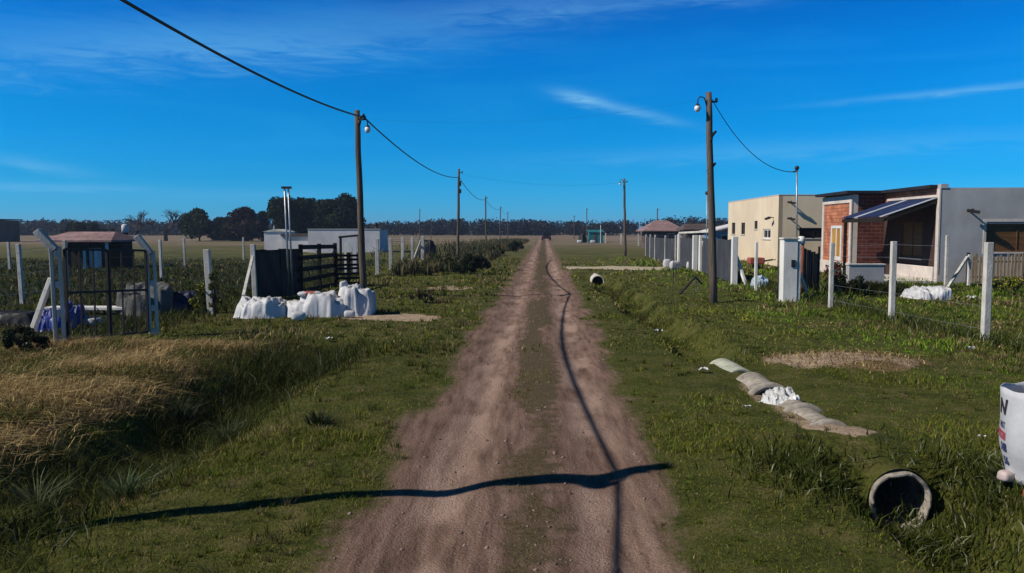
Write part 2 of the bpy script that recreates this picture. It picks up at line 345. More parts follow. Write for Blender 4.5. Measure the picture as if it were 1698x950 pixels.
def ground_material():
    m = bpy.data.materials.new('ground_soil'); m.use_nodes = True
    t = m.node_tree; b = t.nodes['Principled BSDF']; n = t.nodes.new; k = t.links.new
    b.inputs['Roughness'].default_value = .95; b.inputs['Specular IOR Level'].default_value = .1
    geo = n('ShaderNodeNewGeometry')
    def attr(nm):
        a = n('ShaderNodeVertexColor'); a.layer_name = nm; s = n('ShaderNodeSeparateColor'); k(a.outputs[0], s.inputs[0]); return s.outputs
    A, B, C = attr('m1'), attr('m2'), attr('m3')
    def noise(sc, det=8, st=(1, 1, 1), rough=.6):
        mp = n('ShaderNodeMapping'); mp.inputs['Scale'].default_value = st; k(geo.outputs['Position'], mp.inputs[0])
        z = n('ShaderNodeTexNoise'); z.inputs['Scale'].default_value = sc; z.inputs['Detail'].default_value = det; z.inputs['Roughness'].default_value = rough; k(mp.outputs[0], z.inputs[0]); return z.outputs[0]
    def ramp(src, stops):
        r = n('ShaderNodeValToRGB'); e = r.color_ramp.elements
        e[0].position, e[0].color = stops[0][0], (*stops[0][1], 1); e[1].position, e[1].color = stops[-1][0], (*stops[-1][1], 1)
        for p, c in stops[1:-1]: q = e.new(p); q.color = (*c, 1)
        k(src, r.inputs[0]); return r.outputs[0]
    def mix(f, a, c, blend='MIX'):
        x = n('ShaderNodeMixRGB'); x.blend_type = blend
        if hasattr(f, 'links') or hasattr(f, 'is_linked'): k(f, x.inputs[0])
        else: x.inputs[0].default_value = f
        for s, v in ((1, a), (2, c)):
            if isinstance(v, tuple): x.inputs[s].default_value = (*v, 1)
            else: k(v, x.inputs[s])
        return x.outputs[0]
    def edge(mask, nsrc, amt=.7):
        s = n('ShaderNodeMath'); s.operation = 'SUBTRACT'; k(nsrc, s.inputs[0]); s.inputs[1].default_value = .5
        q = n('ShaderNodeMath'); q.operation = 'MULTIPLY_ADD'; k(s.outputs[0], q.inputs[0]); q.inputs[1].default_value = amt; k(mask, q.inputs[2])
        r = n('ShaderNodeMapRange'); r.inputs[1].default_value = .38; r.inputs[2].default_value = .62; k(q.outputs[0], r.inputs[0]); return r.outputs[0]
    nf, nm_, nl = noise(26, 10), noise(4.5, 8), noise(.5, 6)
    grass = mix(nm_, ramp(nf, [(.34, (.014, .017, .004)), (.52, (.058, .068, .012)), (.68, (.115, .108, .028))]), ramp(noise(2.2, 9, (1, 1, 1), .7), [(.36, (.030, .037, .006)), (.5, (.068, .076, .013)), (.64, (.150, .118, .052))]))
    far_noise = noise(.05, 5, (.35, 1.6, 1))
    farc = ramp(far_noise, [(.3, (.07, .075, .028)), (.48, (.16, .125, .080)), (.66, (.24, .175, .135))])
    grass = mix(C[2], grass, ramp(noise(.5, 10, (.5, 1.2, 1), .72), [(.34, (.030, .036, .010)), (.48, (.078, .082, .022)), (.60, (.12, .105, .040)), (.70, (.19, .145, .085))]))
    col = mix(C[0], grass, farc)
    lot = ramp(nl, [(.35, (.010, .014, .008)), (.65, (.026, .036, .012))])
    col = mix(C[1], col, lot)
    straw = ramp(nf, [(.3, (.08, .055, .025)), (.7, (.24, .17, .08))])
    col = mix(edge(B[2], nm_), col, straw)
    # packed earth: pinkish brown with darker damp streaks along the direction of travel and pale dust
    st = noise(3.0, 9, (3.0, .35, 1)); gr = noise(60, 6)
    earth = ramp(st, [(.30, (.095, .057, .042)), (.5, (.200, .126, .094)), (.70, (.29, .190, .146))])
    dust = ramp(gr, [(.3, (.35, .235, .182)), (.7, (.46, .325, .258))])
    dm = n('ShaderNodeMath'); dm.operation = 'MULTIPLY'; k(A[2], dm.inputs[0]); k(ramp(noise(1.3, 8, (2.2, .45, 1)), [(.33, (0, 0, 0)), (.56, (.95, .95, .95))]), dm.inputs[1]); earth = mix(dm.outputs[0], earth, dust)
    earth = mix(.35, earth, ramp(gr, [(.35, (.35, .35, .35)), (.6, (1, 1, 1))]), 'MULTIPLY')
    turf = ramp(nf, [(.3, (.060, .044, .022)), (.7, (.135, .100, .056))])
    earth = mix(edge(A[1], nm_, 1.1), earth, turf)
    ef = noise(9, 9, (1, 1, 1), .72); er_ = n('ShaderNodeMath'); er_.operation = 'MULTIPLY_ADD'; k(ef, er_.inputs[0]); er_.inputs[1].default_value = 1.5; er_.inputs[2].default_value = -.75
    es = n('ShaderNodeMath'); es.operation = 'ADD'; k(er_.outputs[0], es.inputs[0]); k(A[0], es.inputs[1])
    rr_ = n('ShaderNodeMapRange'); rr_.inputs[1].default_value = .25; rr_.inputs[2].default_value = .85; k(es.outputs[0], rr_.inputs[0])
    col = mix(rr_.outputs[0], col, earth)
    bare = ramp(nm_, [(.3, (.24, .17, .115)), (.7, (.46, .35, .25))])
    col = mix(edge(B[0], nf, .9), col, bare)
    col = mix(edge(B[1], nm_, .8), col, (.42, .36, .26))
    k(col, b.inputs['Base Color'])
    bp = n('ShaderNodeBump'); bp.inputs['Strength'].default_value = .8; bp.inputs['Distance'].default_value = .06
    k(mix(.5, nf, gr), bp.inputs['Height']); k(bp.outputs[0], b.inputs['Normal'])
    return m
GMAT = ground_material()
ground = raw_mesh('ground', V, F, GMAT, {'m1': c1, 'm2': c2, 'm3': c3}, smooth=True)
kind(ground, 'structure')
# earth lying over the near culvert pipe
ex, ey = np.meshgrid(np.linspace(-.48, .48, 25), np.linspace(7.19, 9.0, 46)); gx, gy = ditch_r(ey) + ex, ey
edge_ = np.minimum(sstep(.48, .36, abs(ex)), sstep(9.0, 8.8, ey))
gz = height(gx, gy) + .012 - .05 * (1 - edge_) + .03 * (fbm(gx * 6, gy * 6, 97) - .5) * edge_
gz = np.maximum(gz, np.where(abs(ex) < .30, -.28 + np.sqrt(np.clip(.302 ** 2 - ex ** 2, 0, 1)), -9))
km = masks(gx.ravel(), gy.ravel()); z0 = np.zeros(gx.size)
i, j = np.meshgrid(np.arange(24), np.arange(45)); a = (j * 25 + i).ravel()
cover = raw_mesh('earth_cover', np.stack([gx.ravel(), gy.ravel(), gz.ravel()], 1), np.stack([a, a + 1, a + 26, a + 25], 1), GMAT, {'m1': np.stack([z0, z0, z0], 1), 'm2': np.stack([km['bare'], z0, z0], 1), 'm3': np.stack([z0, z0, z0], 1)}, smooth=True)
kind(cover, 'structure')

# ------------------------------------------------------------------ grass, straw and weeds (ground cover nobody could count)
def blades(px_, py_, hgt, wid, lean, lean_dir, col, tipcol, curl=.5):
    """one bent two-piece blade per point -> V, F, C"""
    n = len(px_); z = height(px_, py_)
    az = rng.uniform(0, 2 * np.pi, n); sx, sy = np.cos(az) * wid / 2, np.sin(az) * wid / 2
    lx, ly = np.cos(lean_dir) * lean, np.sin(lean_dir) * lean
    mid = .55
    P = np.zeros((n, 5, 3)); b = np.stack([px_, py_, z - .01], 1)
    P[:, 0] = b + np.stack([-sx, -sy, 0 * z], 1); P[:, 1] = b + np.stack([sx, sy, 0 * z], 1)
    m = b + np.stack([lx * hgt * mid * (1 - curl), ly * hgt * mid * (1 - curl), hgt * mid], 1)
    P[:, 2] = m + np.stack([sx, sy, 0 * z], 1) * .75; P[:, 3] = m - np.stack([sx, sy, 0 * z], 1) * .75
    P[:, 4] = b + np.stack([lx * hgt, ly * hgt, hgt * np.clip(1 - .35 * lean * curl, .25, 1)], 1)
    o = np.arange(n)[:, None] * 5
    F = np.concatenate([o + np.array([0, 1, 2]), o + np.array([0, 2, 3]), o + np.array([3, 2, 4])], 0)
    C = np.repeat(col[:, None], 5, 1); C[:, 4] = tipcol; C[:, 2:4] = (col * .5 + tipcol * .5)[:, None]
    return P.reshape(-1, 3), F, C.reshape(-1, 3)
def join(parts):
    Vs, Fs, Cs, o = [], [], [], 0
    for v, f, c in parts: Vs.append(v); Fs.append(f + o); Cs.append(c); o += len(v)
    return np.concatenate(Vs), np.concatenate(Fs), np.concatenate(Cs)
def scatter(y0, y1, dens, x0=-1e9, x1=1e9, marg=1.2):
    xm = y1 * .637 + marg; a, b = max(-xm, x0), min(xm, x1)
    n = int((b - a) * (y1 - y0) * dens); x = rng.uniform(a, b, n); y = rng.uniform(y0, y1, n)
    k = np.abs(x) < y * .637 + marg; return x[k], y[k]

GREEN = np.array([[.056, .078, .008], [.080, .098, .012], [.098, .104, .017], [.036, .054, .006]])
DRYC = np.array([[.26, .19, .085], [.36, .27, .125], [.18, .125, .055]])
parts = []
for y0, y1, dens, wd, hh in ((3.9, 6.5, 2200, .005, .05), (6.5, 9.5, 1400, .0065, .055), (9.5, 14, 700, .009, .06), (14, 22, 160, .022, .085), (22, 36, 46, .04, .10), (36, 60, 13, .07, .13)):
    x, y = scatter(y0, y1, dens)
    k = masks(x, y); veg = fbm(x * .9, y * .9, 55)
    keep = np.clip(1 - 1.25 * k['dirt'] - k['bare'] - k['drive'] - .8 * k['straw'] - .85 * k['dry'], 0, 1) * (.4 + .6 * sstep(.22, .5, veg + .1))
    midg = k['mid'] * k['dirt'] * .5 * sstep(.45, .6, fbm(x * 2.0, y * 1.1, 56))
    keep = np.maximum(keep, midg); s = rng.uniform(0, 1, len(x)) < keep
    x, y = x[s], y[s]; n = len(x); k = masks(x, y)
    tall = fbm(x * .6, y * .6, 77); longg = (x > 7.4) & (y > 10)
    h = hh * rng.uniform(.5, 1.4, n) * (.55 + .9 * sstep(.45, .7, tall)) * np.where((x > 1) & (x < 7.4) & (y > 8), .75, 1) * np.where(longg, 1.5, 1) * np.where(k['dirt'] > .3, .6, 1)
    base = GREEN[rng.integers(0, 4, n)] * rng.uniform(.7, 1.25, n)[:, None]
    lush = ((x > 6.2) & (y > 9)).astype(float)[:, None]
    base = base * (1 + lush * np.array([-.16, .16, -.2]))
    br = .72 + .85 * sstep(.38, .62, fbm(x * .33 + 3, y * .33, 141)) + .65 * sstep(1.2, 2.6, k['u']) * sstep(6, 13, y) - .22 * sstep(-1.2, -2.0, k['u']) * sstep(12, 8, y)
    base = base * br[:, None] * np.array([1.08, 1.0, .8])
    yel = sstep(.50, .68, fbm(x * .55, y * .55, 88)) * .75 + .12 + .25 * (k['dirt'] > .1)
    dryb = rng.uniform(0, 1, n) < yel * .75
    base[dryb] = DRYC[rng.integers(0, 3, dryb.sum())] * rng.uniform(.45, 1.05, dryb.sum())[:, None]
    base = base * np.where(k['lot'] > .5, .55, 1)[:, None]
    parts.append(blades(x, y, h, wd * rng.uniform(.7, 1.4, n), rng.uniform(.1, 1.2, n), rng.uniform(0, 2 * np.pi, n), base, base * rng.uniform(1.0, 1.7, n)[:, None]))
for y0, y1, dn, nb, hh, wd, rad in ((3.9, 7, 14, 26, .085, .006, .07), (7, 12, 9, 24, .10, .009, .09), (12, 22, 4, 20, .13, .016, .13), (22, 45, 1.2, 16, .17, .035, .2)):
    x, y = scatter(y0, y1, dn); k = masks(x, y); pat = fbm(x * .7, y * .7, 121)
    kp = np.clip(1 - 1.2 * k['dirt'] - k['bare'] - k['drive'] - k['straw'] - k['dry'], 0, 1) * sstep(.3, .55, pat); s = rng.uniform(0, 1, len(x)) < kp; x, y = x[s], y[s]; n = len(x)
    tone = rng.uniform(0, 1, n); bc = GREEN[rng.integers(0, 4, n)] * rng.uniform(.55, 1.5, n)[:, None] * np.array([1.05, 1, .8]); dr = tone < .18; bc[dr] = DRYC[rng.integers(0, 3, dr.sum())] * rng.uniform(.3, .6, dr.sum())[:, None]
    sz = rng.uniform(.4, 1.25, n) * np.where((x > 1) & (x < 7.4), .62, 1); X, Y = np.repeat(x, nb), np.repeat(y, nb); S = np.repeat(sz, nb); a_ = rng.uniform(0, 6.28, n * nb); r_ = np.abs(rng.normal(0, .6, n * nb)) * rad * S
    base = np.repeat(bc, nb, 0) * rng.uniform(.7, 1.25, n * nb)[:, None]
    parts.append(blades(X + r_ * np.cos(a_), Y + r_ * np.sin(a_), hh * S * rng.uniform(.5, 1.15, n * nb), wd * rng.uniform(.7, 1.3, n * nb), rng.uniform(.1, .9, n * nb), a_ + rng.normal(0, .5, n * nb), base, base * 1.45))
gm = attr_material('grass_blade', .75, .15, .25)
v, f, c = join(parts); kind(raw_mesh('grass', v, f, gm, {'col': c}), 'stuff', 'short green grass with yellowed patches on the verges', 'grass')

# straw bank, left, combed towards the road
parts = []
x, y = scatter(5.0, 15.8, 900, -9.5, -3.2, 1.0)
k = masks(x, y); cl = fbm(x * 1.1, y * 1.4, 61)
s = rng.uniform(0, 1, len(x)) < k['straw'] * (.15 + .85 * sstep(.32, .52, cl)); x, y = x[s], y[s]; n = len(x)
base = DRYC[rng.integers(0, 3, n)] * rng.uniform(.8, 1.7, n)[:, None]
grn = (fbm(x * 1.0, y * 1.3, 66) > .56) & (rng.uniform(0, 1, n) < .7); base[grn] = GREEN[rng.integers(0, 4, grn.sum())] * .9
ang = (fbm(x * .5, y * .5, 67) - .5) * 4 - .5
parts.append(blades(x, y, rng.uniform(.08, .27, n) * (.4 + 1.1 * cl[s]), rng.uniform(.006, .013, n), rng.uniform(.5, 2.4, n), ang + rng.normal(0, .8, n), base, base * 1.25, .6))
x, y = scatter(11.5, 15.0, 240, 3.6, 7.6); k = masks(x, y)
s = rng.uniform(0, 1, len(x)) < k['dry']; x, y = x[s], y[s]; n = len(x)
base = DRYC[rng.integers(0, 3, n)] * rng.uniform(.5, 1.3, n)[:, None]
parts.append(blades(x, y, rng.uniform(.05, .14, n), rng.uniform(.01, .018, n), rng.uniform(1.0, 2.4, n), rng.uniform(0, 6.28, n), base, base * 1.2, .6))
v, f, c = join(parts); kind(raw_mesh('dry_grass', v, f, attr_material('straw_blade', .8, .15, .2), {'col': c}), 'stuff', 'long dry straw coloured grass on the left bank and in a raked patch', 'dry grass')

# dark rank weeds in the ditches and along the fences
parts = []
def weeds(x, y, hmin, hmax, wmin, wmax, dark=1.0, lean=(.2, 1.1), glint=.04):
    n = len(x)
    base = GREEN[rng.integers(0, 4, n)] * rng.uniform(.45, 1.0, n)[:, None] * dark
    hi = rng.uniform(0, 1, n) < glint; base[hi] = np.array([.20, .21, .13]) * rng.uniform(.6, 1.2, hi.sum())[:, None]  # a few blades coloured pale as painted glossy highlights
    parts.append(blades(x, y, rng.uniform(hmin, hmax, n), rng.uniform(wmin, wmax, n), rng.uniform(*lean, n), rng.uniform(0, 6.28, n), base, base * 1.3, .5))
def cluster(n, cx, cy, rx, ry):
    r, t = np.abs(rng.normal(0, .55, n)), rng.uniform(0, 6.28, n); return cx + rx * r * np.cos(t), cy + ry * r * np.sin(t)
y = rng.uniform(4.5, 16, 13000); x = ditch_l(y) + rng.normal(-.05, .45, len(y)); s = fbm(x * .9, y * .9, 71) > .38; weeds(x[s], y[s], .06, .30, .005, .012, .8, (.4, 1.8))
x, y = cluster(3500, -3.6, 13.6, .9, 1.5); weeds(x, y, .2, .5, .008, .016, .6)
y = rng.uniform(13.2, 36, 9000); x = ditch_r(y) + .12 * np.sin(y * .8) + rng.normal(.15, .38, len(y)); s = fbm(x * 1.3, y * .8, 72) > .42; weeds(x[s], y[s], .05, .17, .008, .018, .85)
x, y = cluster(3200, 2.75, 7.0, .7, 1.1); weeds(x, y, .04, .16, .008, .018, .8)
x, y = cluster(3600, 4.3, 7.0, .8, 1.0); weeds(x, y, .04, .2, .008, .018, .95, glint=.12)
x, y = cluster(2600, 3.55, 6.75, .8, .45); weeds(x, y, .05, .19, .008, .018, .9, glint=.1)
y = rng.uniform(12, 34, 5200); x = 9.2 + .02 * (y - 16) + rng.normal(.1, .3, len(y)); weeds(x, y, .1, .34, .012, .026, 1.0, glint=.08)
x, y = cluster(2600, 12.2, 27.2, 2.4, 1.2); weeds(x, y, .15, .55, .02, .05, .5)
y = rng.uniform(15, 40, 4200); x = -8.2 + .04 * (y - 16) + rng.normal(-.3, .5, len(y)); weeds(x, y, .1, .35, .014, .03, .7)
x, y = scatter(17, 45, 9, -40, -8.6); weeds(x, y, .08, .3, .03, .07, .6)
v, f, c = join(parts); kind(raw_mesh('weeds', v, f, gm, {'col': c}), 'stuff', 'dark rank weeds growing in the ditches and along the fences', 'weeds')

# brush along the far left verge
parts = []
y = 38 + 110 * rng.uniform(0, 1, 17000) ** 1.5; x = road_c(y) - 3.6 - rng.gamma(1.7, 1.9, len(y)) + (y - 40) * .012
s = (fbm(x * .45, y * .22, 91) > .50) & ((x > -5.7) | (y > 61)); x, y = x[s], y[s]; n = len(x)
base = np.where(rng.uniform(0, 1, n)[:, None] < .6, np.array([.10, .085, .04]), np.array([.045, .055, .02])) * rng.uniform(.4, 1.2, n)[:, None]
parts.append(blades(x, y, rng.uniform(.3, .95, n) * (.4 + fbm(x * .3, y * .2, 92)), rng.uniform(.05, .14, n), rng.uniform(.1, .8, n), rng.uniform(0, 6.28, n), base, base * 1.3))
v, f, c = join(parts); kind(raw_mesh('brush', v, f, gm, {'col': c}), 'stuff', 'brown and olive brush along the far left verge', 'brush')

# loose stones on the track
n = 1500; y = 3.8 + 32 * rng.uniform(0, 1, n) ** 1.7; x = road_c(y) + rng.normal(0, .85, n); k = masks(x, y); s = (k['dirt'] > .35) | (rng.uniform(0, 1, n) < .12); x, y = x[s], y[s]; n = len(x)
r_ = (.006 + .016 * rng.uniform(0, 1, n) ** 3) * (1 + y * .03); O8 = np.array([[1, 0, 0], [0, 1, 0], [-1, 0, 0], [0, -1, 0], [0, 0, .7], [0, 0, -.5]]); z = height(x, y)
V = np.stack([x, y, z], 1)[:, None] + O8[None] * r_[:, None, None] * rng.uniform(.6, 1.3, (n, 6, 1)); F8 = np.array([[0, 1, 4], [1, 2, 4], [2, 3, 4], [3, 0, 4], [1, 0, 5], [2, 1, 5], [3, 2, 5], [0, 3, 5]])
F = (np.arange(n)[:, None, None] * 6 + F8[None]).reshape(-1, 3); c = np.repeat(np.array([.25, .18, .15]) * rng.uniform(.35, 1.1, n)[:, None], 6, 0)
kind(raw_mesh('gravel', V.reshape(-1, 3), F, attr_material('stone', .95, .1), {'col': c}), 'stuff', 'loose small stones lying on the dirt track', 'stones')

# ------------------------------------------------------------------ materials
M = {}
M['timber'] = material('weathered_timber', (.17, .135, .105), .9, (.065, .05, .04), 5, .6, (6, 6, .4), .15)
M['concrete'] = material('pale_concrete', (.66, .63, .58), .9, (.44, .42, .38), 7, .35, (1, 1, .5), .15, dirt=.3)
M['concrete_pipe'] = material('old_concrete', (.40, .36, .31), .95, (.20, .175, .14), 14, .22, (1, 1, 1), .1)
M['white_paint'] = material('white_limewash', (.80, .78, .73), .9, (.62, .60, .55), 3, .2, (1, 1, .4), .15, dirt=.2)
M['black_iron'] = material('black_iron', (.020, .020, .022), .6, (.035, .022, .016), 12, .2, spec=.35)
M['cable'] = material('black_cable', (.016, .015, .018), .5, None, 20, .1, spec=.4)
M['galv'] = material('galvanised_steel', (.42, .43, .44), .45, (.28, .28, .29), 14, .1, spec=.5, metallic=.6)
M['ceramic'] = material('white_ceramic', (.8, .8, .78), .3, (.7, .7, .68), 10, 0, spec=.5, dirt=.1)
M['dark_wood'] = material('tarred_board', (.026, .021, .018), .85, (.010, .009, .008), 4, .5, (1, 1, 6), .2)
M['tarp_white'] = material('white_tarpaulin', (.60, .60, .61), .55, (.45, .45, .47), 2.5, .3, spec=.35, dirt=.25, bscale=9)
M['tarp_blue'] = material('blue_tarpaulin', (.02, .05, .30), .5, (.012, .03, .17), 3, .4, spec=.4, bscale=9)
M['tarp_dark'] = material('navy_tarpaulin', (.012, .018, .07), .55, (.006, .009, .035), 3, .4, spec=.35, bscale=9)
M['tarp_black'] = material('black_sheeting', (.010, .010, .013), .55, (.006, .006, .008), 3, .5, spec=.35, bscale=9)
M['net_grey'] = material('grey_netting', (.13, .13, .125), .9, (.06, .06, .06), 6, .6)
M['net_dark'] = material('dark_shade_net', (.060, .065, .075), .9, (.028, .032, .04), 3, .3, (1, 1, .3))
M['cream'] = material('cream_render', (.70, .58, .42), .92, (.62, .51, .37), 1.6, .15, (1, 1, .6), .1, dirt=.12)
M['khaki'] = M['cream']
M['grey_render'] = material('grey_cement_render', (.46, .46, .47), .93, (.35, .35, .36), .9, .25, (1, 1, .7), .1, dirt=.3)
M['trim'] = material('pale_trim', (.66, .58, .52), .9, (.52, .45, .40), 4, .2, dirt=.2)
M['brick'] = brick_material('red_brick', (.40, .125, .070), (.54, .22, .115), (.20, .085, .06), .42, .17)
M['brick_shaded'] = brick_material('shaded_brick', (.085, .028, .024), (.13, .042, .034), (.20, .10, .08), .42, .17)  # darker copy of the brick, shade of the recess painted in
M['porch_shade_brown'] = material('shaded_porch_brown', (.075, .040, .030), .9, (.045, .026, .022), 2, .3)  # stained brown, lowered further to paint in the lean-to's shade
M['roof_edge'] = material('dark_roof_edge', (.022, .020, .024), .7, None, 5, .1)
M['roof_sheet'] = material('blue_grey_sheet', (.035, .055, .15), .5, (.022, .035, .10), 3, .1, spec=.5, metallic=.3)
M['roof_clear'] = material('pale_plastic_sheet', (.42, .46, .52), .4, (.33, .36, .42), 3, .1, spec=.5)
M['shutter'] = material('amber_shutter', (.52, .27, .035), .55, (.36, .16, .02), 6, .2, (6, 6, .5))
M['shutter_dark'] = material('brown_shutter', (.17, .080, .022), .6, (.09, .042, .014), 6, .3, (.5, .5, 8))
M['glass'] = material('dark_glass', (.010, .012, .016), .12, (.008, .01, .013), 2, 0, spec=.5, dirt=0)
M['frame_white'] = material('white_frame', (.72, .70, .66), .6, (.6, .58, .55), 8, .1, dirt=.15)
M['picket'] = material('tan_picket', (.40, .29, .17), .9, (.19, .135, .085), 5, .4, (5, 5, .5))
M['terracotta'] = material('orange_pipe', (.42, .12, .045), .6, (.32, .09, .035), 6, .1)
M['tile_roof'] = material('pink_tile_roof', (.36, .23, .225), .85, (.15, .095, .095), 3, .4, (1, .6, 6))
M['dark_wall'] = material('dull_brown_wall', (.12, .09, .085), .9, (.07, .055, .05), 2, .2)  # plain dark brown for parts of the far buildings
M['pink_wall'] = material('dull_pink_wall', (.36, .28, .29), .9, (.28, .215, .22), 2, .2)
M['far_white'] = material('far_white_wall', (.66, .64, .66), .9, (.52, .51, .53), 1.2, .1, dirt=.2)
M['far_blue'] = material('blue_wall', (.12, .28, .42), .9, (.08, .2, .32), 2, .1)
M['teal'] = material('teal_sheet', (.025, .22, .24), .6, (.015, .14, .16), 3, .1)
M['red_print'] = material('red_print', (.42, .13, .10), .6, (.36, .07, .045), 8, .1)
M['ink_black'] = material('black_ink', (.02, .02, .025), .6, (.04, .04, .05), 9, 0)
M['ink_blue'] = material('blue_ink', (.035, .05, .16), .6, (.06, .08, .2), 9, 0)
M['ink_red'] = material('red_ink', (.62, .05, .09), .6, (.5, .06, .09), 9, 0)
M['car_dark'] = material('dark_car_paint', (.012, .012, .014), .35, None, 4, 0, spec=.5)
M['bark'] = material('bark', (.075, .06, .05), .95, (.035, .028, .024), 6, .5, (3, 3, .5))
M['litter'] = material('white_plastic', (.74, .74, .72), .5, (.6, .6, .6), 6, .2)
M['straw_bale'] = M['bark']

# ------------------------------------------------------------------ utility poles and cables
POLES = 'utility poles along the dirt road'
def pole(name, label, base, top, r0=.115, r1=.085, lamp=None, boxes=(), insul=True, knobs=()):
    base = on(base); t = thing('utility_pole', label, 'utility pole', base, 0, POLES)
    tp = Vector(top) - base
    m = MB(); k = 9; pts = [tp * (i / k) + Vector((random.uniform(-.012, .012), random.uniform(-.012, .012), 0)) * (0 < i < k) for i in range(k + 1)]
    pts[0] = Vector((0, 0, -.3)); m.tube(pts, [r0 + (r1 - r0) * i / k for i in range(k + 1)], 12); m.build('shaft', M['timber'], t, smooth=True)
    at = lambda q: tp * q
    if insul:
        b = MB(); p = at(1) + Vector((0, 0, -.28)); b.bar(p + Vector((-.02, 0, 0)), p + Vector((.26, 0, 0)), .05, .05); b.build('cable_bracket', M['black_iron'], t)
        b = MB(); b.lathe([(.001, -.05), (.05, -.05), (.03, -.02), (.05, .01), (.03, .04), (.045, .06), (.001, .07)], p + Vector((.24, 0, .05)), 12); b.build('insulator', M['black_iron'], t, smooth=True)
    if lamp:
        side, dz = lamp; p = at(1) + Vector((0, 0, -dz)); b = MB()
        b.tube([p + Vector((side * .06, -.05, -.1)), p + Vector((side * .14, -.08, .12)), p + Vector((side * .26, -.1, .16)), p + Vector((side * .34, -.12, .08)), p + Vector((side * .35, -.12, -.06))], .018, 8)
        lb = b.build('lamp_bracket', M['black_iron'], t, smooth=True)
        b = MB(); q = p + Vector((side * .35, -.12, -.06)); b.lathe([(.001, .02), (.05, .0), (.075, -.06)], q, 14); b.build('lamp_cap', M['black_iron'], lb, smooth=True)
        b = MB(); b.ball(q + Vector((0, 0, -.13)), .095, 8, (1, 1, 1.15)); b.build('bulb', M['ceramic'], lb, smooth=True)
    for dz, s, hh in boxes:
        p = at(1) + Vector((0, 0, -dz)); b = MB(); b.box((p.x + s * .06, p.y - .13, p.z - hh / 2), (p.x + s * .06 + .2, p.y + .06, p.z + hh / 2)); b.build('connector_box', M['black_iron'], t, bevel=.012)
    for dz, s in knobs:
        p = at(1) + Vector((0, 0, -dz)); b = MB()
        b.tube([p + Vector((.04 * s, 0, -.16)), p + Vector((.12 * s, -.03, -.02)), p + Vector((.24 * s, -.05, .1))], [.075, .055, .03], 8)
        b.tube([p + Vector((.05 * s, -.03, -.24)), p + Vector((.1 * s, -.06, -.1))], [.06, .05], 8); b.build('clamp', M['black_iron'], t, smooth=True)
    return Vector(top)
T0 = Vector((-5.85, 5.25, 6.25))
pole('pole', 'timber utility pole beside the camera whose long shadow crosses the road', (-5.75, 5.15, 0), T0, lamp=(1, .75), boxes=((1.1, 1, .55), (.62, -1, .4)), knobs=((.45, 1), (.8, 1), (1.5, 1)))
T1 = D(592, 183, 25.6)
pole('pole', 'tall weathered utility pole with a hooked lamp, standing behind the white tarpaulin heaps', D(603, 490, 25.6), T1, lamp=(1, .42), knobs=((.22, 1),))
T2 = D(761, 280, 58.5)
pole('pole', 'utility pole with two dark boxes at its top, rising behind the dark verge shrub', D(759, 424, 58.5), T2, .11, .08, boxes=((1.05, -.6, .35), (1.6, -.6, .3)))
T3 = D(805, 325, 98); pole('pole', 'slim timber pole third along the left verge, its foot in brown brush', D(806, 405, 98), T3, .1, .075)
T4 = D(830, 342, 144); pole('pole', 'thin distant pole fourth along the left verge', D(829, 400, 144), T4, .1, .075)
T5 = D(842, 351, 183); pole('pole', 'farthest thin pole of the left verge, close to the vanishing road', D(842, 396, 183), T5, .1, .075)
U1 = D(1175, 153, 24.4)
pole('pole', 'leaning weathered pole with a round bulb and two dark clamps, right of the ditch', D(1184, 500, 24.4), U1, .125, .09, lamp=(-1, .30), knobs=((1.25, 1), (2.2, 1)))
U2 = D(1035, 296, 66); pole('pole', 'straight timber pole on the green verge beyond the sandy driveway', D(1037, 424, 66), U2, .115, .085, lamp=(-1, .25))
U3 = D(973, 345, 150); pole('pole', 'thin far pole right beside the teal shed', D(973, 398, 150), U3, .1, .075)
U4 = D(952, 357, 190); pole('pole', 'thinnest far pole between the road and the teal shed', D(952, 394, 190), U4, .1, .075)
U5 = D(1090, 345, 118); pole('pole', 'thin pole showing above the brown hipped roof', D(1090, 400, 118), U5, .1, .07)
for px, t_, b_, Y in ((696, 346, 402, 160), (715, 362, 400, 190)):
    pole('pole', 'thin bare pole in the left field, ' + ('taller one' if px == 696 else 'shorter one near the dark truck'), D(px, b_, Y), D(px, t_, Y), .09, .07)

def cable(label, a, b, sag, r, n=28):
    a, b = Vector(a), Vector(b); m = MB(); o = a.copy()
    m.tube([(a.lerp(b, i / n) - Vector((0, 0, 4 * sag * (i / n) * (1 - i / n)))) - o for i in range(n + 1)], r, 8)
    c = m.build('power_cable', M['cable'], None, smooth=True, loc=o); return tag(c, label, 'cable', 'overhead power cables')
k0 = Vector((.22, 0, -.22))
cable('thick black bundled cable sweeping from the picture top to the lamp pole by the tarpaulins', T0 + Vector((.22, 0, -.62)), T1 + k0, .38, .026)
TB = Vector((-7.1, -17.5, 6.2)); pole('pole', 'timber utility pole behind the camera on the left verge', (-7.0, -17.5, 0), TB)
cable('black bundled cable from behind the camera, its shadow running up the right wheel track', TB + k0, T0 + Vector((.22, 0, -.62)), .6, .026)
cable('black cable sagging between the lamp pole and the pole with two boxes', T1 + k0, T2 + Vector((0, 0, -.6)), .55, .024)
cable('black cable between the pole with two boxes and the next slim pole', T2 + Vector((0, 0, -.6)), T3 + Vector((0, 0, -.4)), .6, .022)
cable('fine cable between the third and fourth left poles', T3 + Vector((0, 0, -.4)), T4 + Vector((0, 0, -.4)), .6, .022)
cable('fine cable between the two farthest left poles', T4 + Vector((0, 0, -.4)), T5 + Vector((0, 0, -.4)), .4, .022)
cable('faint thin wire crossing high over the road between the two lamp poles', T1 + Vector((.1, 0, -.25)), U1 + Vector((-.1, 0, -.2)), .35, .0016)
